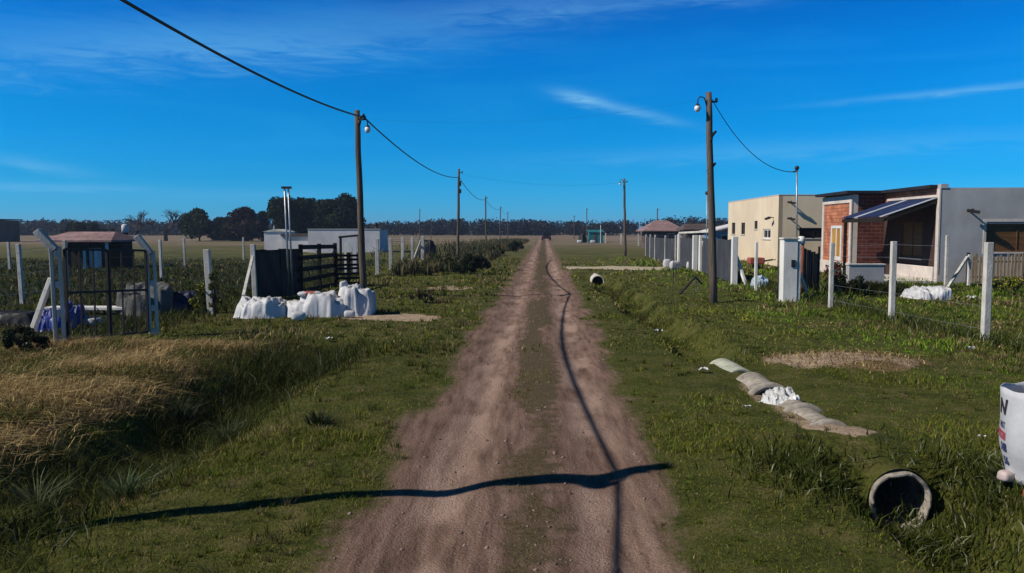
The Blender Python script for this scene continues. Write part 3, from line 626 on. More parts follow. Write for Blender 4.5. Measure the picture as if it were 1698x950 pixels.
cable('faint thin wire crossing the road farther on, from the boxed pole to the straight pole', T2 + Vector((.1, 0, -.35)), U2 + Vector((-.1, 0, -.3)), .5, .004)

# ------------------------------------------------------------------ fences
def post_mesh(m, p, top, w=.11, d=.11, z0=-.25):
    p, top = Vector(p), Vector(top)
    m.bar(p + Vector((0, 0, z0)), top, w, d); return m
def fence(label, posts, hts, zs, name='wire_fence', w=.11, mat='concrete', braces=(), wr=.004, panels=(), cat='fence', lean=None):
    root = thing(name, label, cat, on(posts[0])); o = root.location
    tops = []
    for i, (p, h) in enumerate(zip(posts, hts)):
        p = on(p) - o; lx = (lean[i] if lean else random.uniform(-.02, .02)); tp = p + Vector((lx * h, random.uniform(-.01, .01) * h, h)); tops.append((p, tp))
        ww = w[i] if isinstance(w, (list, tuple)) else w
        post_mesh(MB(), p, tp, ww, ww).build('post', M[mat], root, bevel=.012)
    if zs:
        m = MB()
        for i in range(len(posts) - 1):
            for q in zs:
                a = tops[i][0].lerp(tops[i][1], q); b = tops[i+1][0].lerp(tops[i+1][1], q); mid = (a + b) / 2 - Vector((0, 0, .015)); m.tube([a, mid, b], wr, 5)
        m.build('wire_strands', M['galv'], root)
    for a, b, ww in braces:
        MB().bar(Vector(a) - o, Vector(b) - o, ww, ww).build('brace', M[mat], root, bevel=.01)
    for i, q0, q1, mt, nm in panels:
        m = MB(); a, b = tops[i], tops[i + 1]
        n = 10
        V_ = []
        for k in range(n + 1):
            for q in (q0, q1):
                p = a[0].lerp(a[1], q).lerp(b[0].lerp(b[1], q), k / n); V_.append(p + Vector((.02 * math.sin(k * 1.7), 0, .03 * math.sin(k * 2.1) * (q == q1))))
        for k in range(n):
            c = [V_[2*k], V_[2*k+2], V_[2*k+3], V_[2*k+1]]; e = Vector((.012, .012, 0)); m.add([*c, *[x + e for x in c]], [(0,1,2,3),(7,6,5,4),(0,4,5,1),(3,2,6,7)])
        m.build(nm, M[mt], root)
    return root
Z5 = (.12, .35, .58, .8, .96)
# right, in front of the brick house
fence('row of square concrete posts with thin wires, in front of the brick house', [G(1633, 567), G(1478, 531), G(1377, 510)], [1.93, 1.92, 1.82], Z5, w=[.13, .12, .11], lean=[0, 0, 0], wr=.003)
# further back, right front fence near the cream house
fence('pale fence posts with a diagonal brace, in front of the cream house', [G(1253, 481), G(1217, 472), G(1163, 453.5), G(1152, 450.5), G(1127, 443)], [1.75, 1.9, 1.86, 1.86, 1.92], None, w=[.10, .22, .26, .24, .26], mat='white_paint',
      braces=[(G(1222, 428, 0) * 0 + D(1221, 424, 32.2), G(1237, 473), .11), (D(1166, 400, 39.6), on(G(1171, 453)), .11)], lean=[0] * 5,
      panels=[(1, .02, .93, 'net_dark', 'net_panel'), (3, .05, .9, 'net_dark', 'net_panel')])
h0 = thing('gate_header', 'pale rail joining the tops of the white gate posts left of the leaning pole', 'rail', D(1127, 386, 46.5))
MB().bar((0, 0, 0), D(1182, 383.5, 38) - h0.location, .12, .1).build('rail', M['concrete'], h0, bevel=.01)
pts = [G(1120, 441), G(1103, 437), G(1086, 431), G(1078, 428), G(1071, 424)]
fence('dark netted fence with thin grey posts, running on beyond the white gate posts', pts, [1.85, 1.8, 1.8, 1.8, 1.75], (.98,), w=[.09] * 5, panels=[(i, .03, .9, 'net_dark', 'net_panel') for i in range(4)], lean=[0] * 5)
pts = [G(1085, 408), G(1059, 408), G(1030, 405.5), G(1004, 404)]
fence('low far fence of pale posts between the straight pole and the teal shed', pts, [1.6] * 4, (.3, .6, .95), w=.16, wr=.012)
# rear fence behind the white bags
pts = [G(1568, 477), G(1606, 474)]
fence('thin post with a diagonal brace beside the picket fence', pts, [1.95, 1.2], None, w=[.11, .1], braces=[(D(1604, 426, 31.2), on(G(1571, 478)), .09)], lean=[0, 0])
# left: rear line of lots
fence('scattered pale posts across the dark lot behind the left gate', [G(38, 505), G(112, 476), G(268, 462), G(307, 441), G(404, 431)], [1.75, 1.75, 1.72, 1.65, 1.65], (.3, .6, .9), w=.11, lean=[-.03, -.03, -.02, -.02, 0])
tag(post_mesh(MB(), Vector((0, 0, 0)), Vector((-.05, 0, 1.5)), .12, .12).build('fence_post', M['concrete'], None, bevel=.01, loc=on(G(17, 447))), 'lone pale post farthest left in the dark lot, below the pinkish house', 'post')
# left front: post by the yellow bush, and strutted corner post
fence('pale post behind the yellow bush', [G(351, 520), G(346, 516)], [1.68, .01], None, w=[.15, .02], lean=[-.05, 0])
fence('pale corner post with a long strut, beside the black sheet', [G(424, 500), G(421, 498)], [1.72, .01], None, w=[.14, .02], braces=[(D(419, 425, 24.2), on(G(395, 527)), .08)], lean=[-.03, 0])
fence('row of white posts with a strutted end post, right of the near lamp pole', [G(626, 456), G(648, 446), G(668, 441), G(684, 436), G(701, 431)], [1.75, 1.74, 1.72, 1.70, 1.72], (.3, .6, .93), w=[.17, .17, .17, .17, .22], braces=[(D(698, 398, 57), on(G(686, 430)), .1)], lean=[0] * 5)

# ------------------------------------------------------------------ left gate
A, B = on(G(101, 584)), on(G(256, 559))
gate = thing('double_gate', 'black double mesh gate between two bent top concrete posts, beside the straw bank', 'gate', A)
rel = B - A; dirv = Vector((rel.x, rel.y, 0)).normalized(); gl = math.hypot(rel.x, rel.y)
def bent_post(at, h, arm, nm='gate_post'):
    m = MB()
    sd_ = Vector((.93, .36, 0))
    for off in (-.065, .065): m.bar(at + sd_ * off + Vector((0, 0, -.2)), at + sd_ * off + Vector((-.03, 0, h)), .055, .14, (.36, -.93, 0))
    for q in (.05, .33, .62, .93): m.bar(at + sd_ * -.04 + Vector((0, 0, h * q)), at + sd_ * .04 + Vector((0, 0, h * q)), .11, .12)
    m.bar(at + Vector((-.02, 0, h - .06)), at + arm + Vector((-.03, 0, h)), .16, .12)
    return m.build(nm, M['concrete'], gate, bevel=.01)
bent_post(Vector((0, 0, 0)), 1.78, Vector((-.28, -.05, .28))); bent_post(rel, 1.74, Vector((-.24, -.05, .30)))
MB().bar(Vector((-.09, -.05, 1.22)), on(G(43, 584)) - A, .085, .085).build('brace', M['white_paint'], gate, bevel=.01)
def leaf(u0, u1):
    m = MB(); z0, z1 = .10, 1.74
    P = lambda u, z: dirv * u + Vector((0, 0, z + rel.z * u / gl))
    for u in (u0, u1): m.bar(P(u, z0), P(u, z1), .045, .045)
    for z in (z0, .95, z1): m.bar(P(u0, z), P(u1, z), .035, .045)
    for k in (.33, .66): m.bar(P(u0 + (u1 - u0) * k, z0), P(u0 + (u1 - u0) * k, z1), .022, .03)
    lf = m.build('gate_leaf', M['black_iron'], gate)
    w_ = MB(); d = .075; n = int((u1 - u0 + z1 - z0) / d)
    for i in range(n):
        s = i * d
        a = (u0 + min(s, u1 - u0), z0 + max(0, s - (u1 - u0))); b = (u0 + max(0, s - (z1 - z0)), z0 + min(s, z1 - z0)); w_.tube([P(*a), P(*b)], .0009, 3, False)
        a = (u1 - min(s, u1 - u0), z0 + max(0, s - (u1 - u0))); b = (u1 - max(0, s - (z1 - z0)), z0 + min(s, z1 - z0)); w_.tube([P(*a), P(*b)], .0009, 3, False)
    w_.build('wire_mesh', M['black_iron'], lf)
leaf(.16, gl / 2 - .02); leaf(gl / 2 + .02, gl - .16)
fence('wire strands leaving the bent gate post to the left edge', [A + Vector((-.05, -.05, 0)), Vector((-9.6, 10.8, 0))], [1.7, 1.7], (.2, .4, .6, .8, 1.0), name='wire_fence', w=[.03, .1], wr=.003)

# ------------------------------------------------------------------ black sheet, service mast, board fence
p0, p1 = on(G(427, 500)), on(G(499, 492))
bp_ = thing('black_sheet', 'large black sheet hung upright on a frame behind the white tarpaulins', 'sheet', p0)
m = MB(); e = p1 - p0; n = 14
for k in range(n):
    for q in range(6):
        f_ = lambda kk, qq: Vector((e.x * kk / n, e.y * kk / n + .03 * math.sin(kk * 1.3 + qq), .04 + 1.5 * qq / 6 + .03 * math.sin(kk * .9) * (qq == 6)))
        m.add([f_(k, q), f_(k+1, q), f_(k+1, q+1), f_(k, q+1)], [(0, 1, 2, 3)])
o_ = m.build('sheet', M['tarp_black'], bp_); sd = o_.modifiers.new('thick', 'SOLIDIFY'); sd.thickness = .02
m = MB()
for u in (0, .5, 1): m.bar(e * u + Vector((.0, .08, -.2)), e * u + Vector((0, .08, 1.56)), .07, .07)
m.bar(Vector((0, .08, 1.5)), e + Vector((0, .08, 1.5)), .06, .06); m.build('frame', M['dark_wood'], bp_)
ms = thing('service_mast', 'tall twin galvanised service mast in front of the black sheet', 'mast', on(G(483, 497)))
o = ms.location; tp = D(475, 311, 24.2) - o
for s in (-.055, .055): MB().tube([Vector((s, 0, -.2)), tp + Vector((s, 0, 0))], .028, 8).build('pipe', M['galv'], ms, smooth=True)
MB().bar(tp + Vector((-.15, 0, 0)), tp + Vector((.15, 0, 0)), .06, .07).build('cross_arm', M['black_iron'], ms)
def boards(label, a, b, h, nb, posts, wid):
    root = thing('board_fence', label, 'fence', a); e = Vector(b) - Vector(a)
    for u in posts: MB().bar(e * u + Vector((0, .06, -.2)), e * u + Vector((0, .06, h + .05)), .13, .1).build('post', M['dark_wood'], root, bevel=.01)
    for i in range(nb):
        z = .14 + (h - .2) * i / (nb - 1); MB().bar(e * -.03 + Vector((0, 0, z + random.uniform(-.02, .02))), e * 1.03 + Vector((0, 0, z + random.uniform(-.03, .03))), .035, wid).build('board', M['dark_wood'], root, bevel=.006)
boards('dark corral fence of wide horizontal boards beside the black sheet', on(G(499, 492)), on(G(556, 476)), 1.62, 5, (0, .5, 1), .15)
boards('lower dark slatted corral fence next to the near lamp pole', on(G(557, 476)), on(G(598, 474)), 1.25, 7, (0, .5, 1), .09)
fr = thing('door_frame', 'dark standing door frame behind the corral fence', 'door frame', on(G(575, 456)))
m = MB(); m.box((-.32, -.05, -.1), (-.22, .05, 1.8)); m.box((.55, -.05, -.1), (.65, .05, 1.9)); m.bar((-.36, 0, 1.8), (.69, 0, 1.9), .1, .1); m.build('frame', M['dark_wood'], fr)
MB().box((-.1, -.03, 0), (.12, .03, 1.55)).build('door_panel', M['white_paint'], fr); MB().box((.3, -.03, 0), (.48, .03, 1.5)).build('door_panel', M['far_white'], fr)

# ------------------------------------------------------------------ heaps, tarpaulins, sacks
def heap(name, label, cat, c, sx, sy, h, mat, p=4.0, fold=.08, seed=1, rot=0, group=None, flat=.85, n=46, skirt=.25):
    """sheet draped over a heap: boxy superellipse with ridged folds, running out on the ground"""
    u = np.linspace(-1, 1, n); U, W = np.meshgrid(u, u); rs = np.random.default_rng(seed)
    r = (np.abs(U) ** p + np.abs(W) ** p) ** (1 / p)
    # what lies under the sheet: a few boxy bumps of different heights, the sheet pulled between them
    Z = np.zeros_like(U)
    for k in range(5):
        bx, by = rs.uniform(-.6, .6, 2); rx, ry = rs.uniform(.3, .55), rs.uniform(.35, .6); hh = h * rs.uniform(.72, 1.0)
        Z = np.maximum(Z, hh * sstep(1.45, .75, (np.abs((U - bx) / rx) ** p + np.abs((W - by) / ry) ** p) ** (1 / p)))
    Z = np.maximum(Z, h * .62 * sstep(1.0, flat - .05, r))
    nz = fbm(U * 2.2 + seed * 7, W * 2.2 + seed * 3, seed)
    A_ = rs.uniform(.5, 1.2); crease = 1 - np.abs(2 * fbm((U * A_ + W) * 3.1 + seed, (U - W * A_) * 1.5 + seed, seed + 5, 3) - 1); cr2 = 1 - np.abs(2 * fbm(U * 6.5 - W * 2 + seed, W * 5 + U * 2, seed + 6, 2) - 1)
    Z = Z * (.86 + .28 * nz) + (fold * 1.5 * (crease - .75) + fold * .9 * (cr2 - .75)) * sstep(1.0, .8, r)
    Z = np.maximum(Z, 0) * sstep(1.0, .93, r) - .03
    rad = 1 + skirt * .8 * (fbm(np.cos(np.arctan2(W, U)) * 2 + seed * 3, np.sin(np.arctan2(W, U)) * 2 + 9, seed + 3, 3) - .5) * sstep(.4, 1, r)
    X, Y = U * sx / 2 * rad + .06 * (nz - .5), W * sy / 2 * rad + .06 * (cr2 - .5)
    V = np.stack([X.ravel(), Y.ravel(), Z.ravel()], 1); i, j = np.meshgrid(np.arange(n - 1), np.arange(n - 1)); a = (j * n + i).ravel()
    F = np.stack([a, a + 1, a + n + 1, a + n], 1)
    Fa, Fb = F[:, [0, 1, 2]], F[:, [0, 2, 3]]; F = np.concatenate([Fa, Fb]); o = raw_mesh(name, V, F, mat, smooth=False); o.location = on(c); o.rotation_euler = (0, 0, rot)
    return tag(o, label, cat, group)
TH = 'tarpaulin covered heaps'
heap('tarpaulin_heap', 'crumpled white tarpaulin heap under the long strut, leftmost of the white heaps', 'tarpaulin', G(437, 524), 1.45, 1.1, .55, M['tarp_white'], 3, .16, 2, .1, TH)
heap('tarpaulin_heap', 'boxy white tarpaulin covered stack, middle of the white heaps with red print on it', 'tarpaulin', G(525, 522), 1.75, 1.3, .62, M['tarp_white'], 5, .10, 5, .06, TH)
heap('tarpaulin_heap', 'square cornered pale tarpaulin covered stack, rightmost of the white heaps', 'tarpaulin', G(588, 520), 1.05, 1.2, .74, M['tarp_white'], 7, .08, 9, .03, TH)
def sack(label, c, sx, sy, sz, mat=None, rot=0, z=0, stripe=None, seed=0, tilt=0, cat='sack', group=None):
    n, q = 18, 12; V, F_ = [], []
    for j in range(q + 1):
        for i in range(n):
            th, ph = 2 * math.pi * i / n, math.pi * j / q - math.pi / 2
            ce = lambda a, e: math.copysign(abs(a) ** e, a)
            x = ce(math.cos(ph), .55) * ce(math.cos(th), .55); y = ce(math.cos(ph), .55) * ce(math.sin(th), .55); zz = ce(math.sin(ph), .7)
            k = 1 + .10 * (float(vnoise(np.array([i * .7 + seed]), np.array([j * .8]), 3)[0]) - .5)
            V.append((x * sx / 2 * k, y * sy / 2 * k, (zz * .5 + .5) * sz * k))
    for j in range(q):
        for i in range(n): F_.append((j*n+i, j*n+(i+1)%n, (j+1)*n+(i+1)%n, (j+1)*n+i))
    m = MB(); m.add(V, F_)
    if stripe:
        for k_, fc in enumerate(m.f):
            cx_ = sum(V[t][0] for t in fc) / 4
            if abs(cx_) < sx * .2: m.mi[k_] = 1
    o = m.build('sack', [mat or M['tarp_white']] + ([stripe] if stripe else []), None, smooth=True, loc=on(c, z)); o.rotation_euler = (tilt, 0, rot)
    return tag(o, label, cat, group)
cc = G(521, 522)
sack('flat sack with a red printed band lying on the middle white heap', (cc.x - .05, cc.y - .2, 0), .62, .42, .12, None, .25, .50, M['red_print'], 3)
sack('small pale sack with pointed top on the right white heap', (cc.x + .7, cc.y + .35, 0), .22, .16, .34, None, .5, .52, None, 8)
sack('white bundle at the foot of the middle white heap', G(495, 532), .34, .28, .22, None, .3, 0, None, 11)
sack('small white bundle under the edge of the rightmost white heap', G(580, 527), .28, .2, .18, None, .1, 0, None, 12)
heap('blue_tarpaulin', 'bright blue tarpaulin lying behind the left gate strut', 'tarpaulin', G(92, 545), .85, .9, .42, M['tarp_blue'], 3, .14, 13, .2, TH)
heap('blue_tarpaulin', 'deep blue tarpaulin with a pale hem seen through the gate', 'tarpaulin', G(122, 538), .6, .8, .55, M['tarp_blue'], 2.2, .12, 17, .5, TH)
heap('dark_heap', 'navy tarpaulin heap right of the gate behind the bent post', 'tarpaulin', G(292, 517), 1.25, 1.1, .55, M['tarp_dark'], 3.4, .12, 19, 0, TH)
heap('dark_heap', 'long low black heap at the left edge of the picture', 'tarpaulin', G(0, 538), 2.2, 1.0, .34, M['tarp_black'], 4, .06, 23, .1, TH)  # black mound laid along the dark strip
heap('netting_heap', 'grey netting piled in a slope beside the right gate post', 'netting', G(243, 520), 1.5, 1.2, .8, M['net_grey'], 2.0, .10, 29, .2)
pl = MB(); pl.box((-1.3, -.2, .12), (1.3, .2, .2)); pl.box((-1.1, -.1, 0), (-.95, .1, .12)); pl.box((.95, -.1, 0), (1.1, .1, .12))
tag(pl.build('plank_bench', M['white_paint'], None, bevel=.01, loc=on(G(165, 522))), 'long pale plank on blocks seen through the gate bars', 'plank')
sack('white bundle on the grass behind the gate', G(150, 538), .5, .35, .2, None, 0, 0, None, 21)
heap('white_sheet', 'white plastic sheeting heap on the lawn in front of the grey house wall', 'plastic sheet', G(1535, 494), 1.5, 1.2, .36, M['tarp_white'], 3, .16, 31, .1)
heap('pale_blue_bag', 'pale blue and white bag on the grass behind the thin post', 'bag', G(1260, 476), .72, .6, .42, material('pale_blue_plastic', (.55, .68, .78), .5, (.4, .52, .62), 5, .3), 2.6, .12, 37, .1)
for i, (px, py, s, lb) in enumerate(((1106, 445, .55, 'white sack on the grass left of the netted fence post'), (1119, 450, .7, 'white sack at the foot of the leftmost white gate post'), (1146, 447, .65, 'white sack seen between two white gate posts'))):
    sack(lb, G(px, py), s * .8, .35, .5, None, .3 * i, 0, None, 30 + i, group='white sacks along the netted fence')

# ------------------------------------------------------------------ right side: pillar, mast, pipe, panels, picket fence
P = on(G(1307, 498)); pi_ = thing('meter_pillar', 'whitewashed square meter pillar with a mast, beside the orange pipe', 'meter pillar', P)
hp = 1.92; m = MB(); m.box((-.25, -.22, -.2), (.19, .2, hp)); m.build('pillar', M['white_paint'], pi_, bevel=.015)
MB().box((-.28, -.25, hp), (.22, .23, hp + .06)).build('cap', M['concrete'], pi_, bevel=.01)
MB().box((.19, -.2, -.2), (.30, .0, hp - .05)).build('side_post', M['concrete'], pi_, bevel=.01)
b = MB(); b.box((-.01, -.245, 1.08), (.11, -.215, 1.30)); b.build('meter_box', M['black_iron'], pi_, bevel=.004)
mt = D(1319, 280, 25) - P
MB().tube([Vector((.24, .05, hp - .4)), Vector((mt.x, .05, mt.z))], .025, 8).build('mast', M['galv'], pi_, smooth=True)
b = MB(); b.ball((mt.x, .05, mt.z + .02), .07, 7); b.bar((mt.x - .12, .05, mt.z - .1), (mt.x + .03, .05, mt.z - .06), .04, .05); b.build('weatherhead', M['black_iron'], pi_, smooth=True)
cable('thin service wire dropping from the leaning pole to the meter mast', U1 + Vector((.1, 0, -.2)), P + Vector((mt.x - .1, .05, mt.z - .1)), .55, .011)
b = thing('orange_pipe', 'orange upright pipe with a white cap beside the meter pillar', 'pipe', on(G(1329, 492)))
MB().tube([(0, 0, -.1), (-.05, 0, 1.75)], .09, 14).build('pipe', M['terracotta'], b, smooth=True)
MB().lathe([(.001, 2.0), (.09, 1.99), (.12, 1.9), (.12, 1.75), (.001, 1.74)], (-.05, 0, 0), 14).build('cap', M['frame_white'], b, smooth=True)
b = thing('prop_strut', 'pale diagonal concrete strut leaning behind the meter pillar', 'strut', on(G(1341, 491)))
MB().bar((0, 0, -.05), D(1318, 434, 25.4) - b.location, .11, .11).build('strut', M['concrete'], b, bevel=.01)
b = thing('shade_net', 'black shade net panel standing right of the orange pipe', 'net', on(G(1331, 484)))
m = MB()
for k in range(8): m.box((k * .075, .1 + .02 * math.sin(k * 2), 0), (k * .075 + .077, .12 + .02 * math.sin(k * 2), 1.55 - .03 * k + .03 * math.sin(k * 3)))
m.build('net', M['tarp_black'], b)
for x in (0, .6): MB().box((x - .03, .13, -.1), (x + .03, .18, 1.6)).build('stake', M['dark_wood'], b)
mt = on(G(1291, 495)); b = tag(MB().tube([(0, 0, -.1), (.03, 0, .9)], .06, 8).build('dark_stump', M['dark_wood'], None, smooth=True, loc=mt), 'short dark stake at the left foot of the meter pillar', 'stake')
# low concrete tank
b = thing('low_wall', 'low grey concrete block wall in front of the brick porch', 'wall', on(G(1407, 481)))
MB().box((0, 0, -.1), (1.28, .25, .88)).build('blockwork', M['grey_render'], b, bevel=.01)
MB().box((-.03, -.03, .88), (1.31, .28, .93)).build('coping', M['concrete'], b, bevel=.008)
# picket fence
a, e = on(G(1606, 473)), on(Vector((24.0, 31.0, 0)))
pf = thing('picket_fence', 'weathered wooden picket fence in front of the brown shuttered window', 'fence', a); ev = e - a; L_ = ev.length; n = int(L_ / .13)
m = MB()
for k in range(n):
    q = ev * (k / n); hgt = 1.18 + random.uniform(-.09, .07); m.bar(q + Vector((0, 0, .04)), q + Vector((random.uniform(-.02, .02), 0, hgt)), .03, random.uniform(.07, .1), (1, 0, 0))
m.build('pickets', M['picket'], pf)
for z in (.3, .9): MB().bar(Vector((0, .04, z)), ev + Vector((0, .04, z)), .05, .07).build('rail', M['picket'], pf)
for u in (0, .35, .7, 1): MB().bar(ev * u + Vector((0, .09, -.2)), ev * u + Vector((0, .09, 1.25)), .09, .09).build('post', M['dark_wood'], pf)
# bent metal bracket and stakes on the right verge
b = thing('metal_bracket', 'black bent iron bracket propped on a thin stake, right of the ditch', 'bracket', on(G(1127, 486)))
o = b.location; ap = D(1153, 459, o.y + .6) - o
MB().bar((0, 0, 0), ap, .07, .05).build('long_arm', M['black_iron'], b); MB().bar(ap, D(1164, 471, o.y + 1.2) - o, .06, .045).build('short_arm', M['black_iron'], b)
MB().bar(ap + Vector((.02, -.02, 0)), D(1154, 484, o.y + .5) - o, .022, .022).build('stake', M['galv'], b)
tag(MB().tube([(0, 0, -.1), (-.02, 0, .55), (.0, 0, 1.05)], .015, 6).build('thin_stake', M['black_iron'], None, loc=on(G(1117, 471))), 'thin black iron stake left of the bent bracket', 'stake')

# ------------------------------------------------------------------ culvert pipes
CP = 'concrete culvert pipes along the ditch'
def pipe(label, y0, y1, zc, ro=.285, ri=.235, collar0=False, x0=None, x1=None, mat='concrete_pipe', chip=0):
    a = Vector((ditch_r(y0) if x0 is None else x0, y0, zc)); b = Vector((ditch_r(y1) if x1 is None else x1, y1, zc + .01)); d = (b - a).normalized()
    t = thing('culvert_pipe', label, 'pipe', a, 0, CP)
    x = d.cross(Vector((0, 0, 1))).normalized(); y = x.cross(d); n = 40; L_ = (b - a).length
    prof = [(ri, L_), (ri, 0.0), (ri + .012, -.012), (ro - .012, -.012), (ro, .0), (ro, L_)]
    m = MB(); V = []; F_ = []
    for r, s in prof:
        for k in range(n):
            th = 2 * math.pi * k / n; w_ = (.02 * chip * (float(vnoise(np.array([k * .9]), np.array([r * 9]), 5)[0]) - .4) if s < .01 else 0)
            V.append(d * (s + w_) + (x * math.cos(th) + y * math.sin(th)) * (r + (.022 * chip * (float(vnoise(np.array([k * .37]), np.array([r * 3.1]), 8)[0]) - .6)) * (s < .01)))
    for i in range(len(prof) - 1):
        for k in range(n): F_.append((i*n+k, i*n+(k+1)%n, (i+1)*n+(k+1)%n, (i+1)*n+k))
    m.add(V, F_); m.build('barrel', M[mat], t, bevel=0)
    if collar0:
        c = MB(); V = []; F_ = []
        for r, s in ((ro - .01, -.03), (ro + .05, -.03), (ro + .055, .0), (ro + .05, .07), (ro - .01, .10)):
            for k in range(n): V.append(d * s + (x * math.cos(2*math.pi*k/n) + y * math.sin(2*math.pi*k/n)) * r)
        for i in range(4):
            for k in range(n): F_.append((i*n+k, i*n+(k+1)%n, (i+1)*n+(k+1)%n, (i+1)*n+k))
        c.add(V, F_); c.build('collar', M[mat], t, smooth=True)
    return t
pipe('large open mouthed concrete culvert pipe with a chipped rim, nearest in the right ditch', 7.16, 8.95, -.285, .288, .252, chip=1.3)
pipe('half buried culvert pipe with a raised collar, behind the earth patch', 8.9, 9.7, -.268, collar0=True)
pipe('half buried culvert pipe with its collar beside the white bag', 9.72, 10.15, -.262, collar0=True)
pipe('half buried culvert pipe whose dark mouth opens just beyond the white bag', 10.85, 11.9, -.222, collar0=True, x0=3.52, x1=3.58)
M['lichen'] = material('pale_lichened_concrete', (.46, .47, .38), .95, (.28, .29, .22), 12, .2)
pipe('pale greenish half buried culvert pipe, farthest of the near row', 12.35, 13.3, -.24, x0=3.55, x1=3.5, mat='lichen')
pipe('small far culvert pipe opening under the sandy driveway', 36.9, 40.5, -.22, .30, .255, x0=3.95, x1=4.05, mat='concrete')
cb = heap('crumpled_bag', 'crumpled white bag lying across the culvert pipes', 'bag', (3.50, 10.3, 0), .5, .5, .17, M['litter'], 2.5, .1, 41, .3); cb.location.z += .05

# ------------------------------------------------------------------ printed bulk bag at the right edge
bc = on(Vector((4.70, 6.75, 0))); bb = thing('bulk_bag', 'white builders bulk bag with black and red printing at the right edge', 'bulk bag', bc)
NB, BH = 56, .80
def bag_r(z, th):
    t = z / BH; r = .40 + .07 * sstep(0, .42, t) + .008 * math.sin(3 * th + 5 * t) + .012 * math.sin(7 * th - 4 * t) * (1 - t); return float(r)
m = MB(); V = []; F_ = []; K = 16
for kz in range(K + 1):
    z = BH * kz / K
    for k in range(NB):
        th = 2 * math.pi * k / NB; r = bag_r(z, th); V.append((r * math.cos(th), r * math.sin(th), z + (.012 * math.sin(2 * th + 1) + .008 * math.sin(9 * th)) * (kz == K)))
for kz in range(K):
    for k in range(NB): F_.append((kz*NB+k, kz*NB+(k+1)%NB, (kz+1)*NB+(k+1)%NB, (kz+1)*NB+k))
m.add(V, F_); o = m.build('bag_side', M['tarp_white'], bb, smooth=True); s_ = o.modifiers.new('thick', 'SOLIDIFY'); s_.thickness = .006; s_.offset = -1
m = MB(); V = [(0, 0, BH * .72)]; F_ = []
for k in range(NB):
    th = 2 * math.pi * k / NB; r = bag_r(BH * .72, th) - .01; V.append((r * math.cos(th), r * math.sin(th), BH * .72 + .03 * math.sin(5 * th)))
for k in range(NB): F_.append((0, 1 + k, 1 + (k + 1) % NB))
m.add(V, F_); m.build('filling', material('grey_sand', (.35, .32, .28), .95, (.25, .23, .2), 8, .6), bb)
def printed(word, size, z, th0, mat, name='lettering', shear=0, bold=0, xs=1.0):
    cu = bpy.data.curves.new('t', 'FONT'); cu.body = word; cu.size = size; cu.shear = shear; cu.offset = bold; cu.resolution_u = 3
    ob = bpy.data.objects.new('t', cu); COL.objects.link(ob); bpy.context.view_layer.update()
    me = bpy.data.meshes.new_from_object(ob.evaluated_get(bpy.context.evaluated_depsgraph_get())); bpy.data.objects.remove(ob)
    for v in me.vertices:
        zz = z + v.co.y; th = th0 + v.co.x * xs / .45; r = bag_r(min(max(zz, 0), BH), th) + .005; v.co = (r * math.cos(th), r * math.sin(th), zz)
    me.materials.clear(); me.materials.append(mat); o = bpy.data.objects.new(name, me); COL.objects.link(o); o.parent = bb
printed('N', .19, .585, R(157), M['ink_black'], shear=.3, bold=.006, xs=1.0)
printed('MAT', .085, .455, R(157), M['ink_blue'], bold=.002, xs=.75)
printed('CONSTRUCCION', .095, .36, R(135), M['ink_red'], bold=.005, xs=.42)
printed('048', .10, .265, R(163), M['ink_blue'], bold=.004, xs=.8)
printed('56', .10, .15, R(168), M['ink_blue'], bold=.004, xs=.8)
sack('pinkish white bundle against the printed bulk bag', (4.25, 6.78, 0), .13, .11, .09, material('pinkish_plastic', (.62, .5, .47), .6, (.5, .4, .38), 8, .2), .3, .12, None, 44)
m = MB(); m.box((-.11, -.055, 0), (.11, .055, .06)); tag(m.build('brick', M['terracotta'], None, bevel=.006, loc=on(Vector((4.36, 6.5, 0)))), 'broken orange brick at the foot of the printed bulk bag', 'brick')
# litter
for i, (px, py, s, lb) in enumerate(((1090, 542, .22, 'scrap of white plastic on the ditch edge'), (1166, 618, .14, 'twisted white scrap left of the pale culvert pipe'), (1610, 585, .13, 'white scrap under the nearest fence post'), (1628, 728, .07, 'small white pebble on the grass left of the bulk bag'), (1240, 683, .08, 'pale chip on the grass left of the culvert pipes'), (545, 557, .16, 'pale flat scrap on the lawn before the white heaps'), (1612, 495, .3, 'white scrap on the lawn left of the picket fence'))):
    n = 5; m = MB(); V = []; F_ = []
    for a_ in range(n):
        for b_ in range(n): V.append((s * (a_ / (n-1) - .5) + .1 * s * random.uniform(-1, 1), s * .7 * (b_ / (n-1) - .5) + .1 * s * random.uniform(-1, 1), .05 + s * .35 * random.uniform(0, 1)))
    for a_ in range(n - 1):
        for b_ in range(n - 1): F_.append((a_*n+b_, (a_+1)*n+b_, (a_+1)*n+b_+1, a_*n+b_+1))
    m.add(V, F_); tag(m.build('plastic_scrap', M['litter'], None, loc=on(G(px, py))), lb, 'litter', 'litter on the grass')

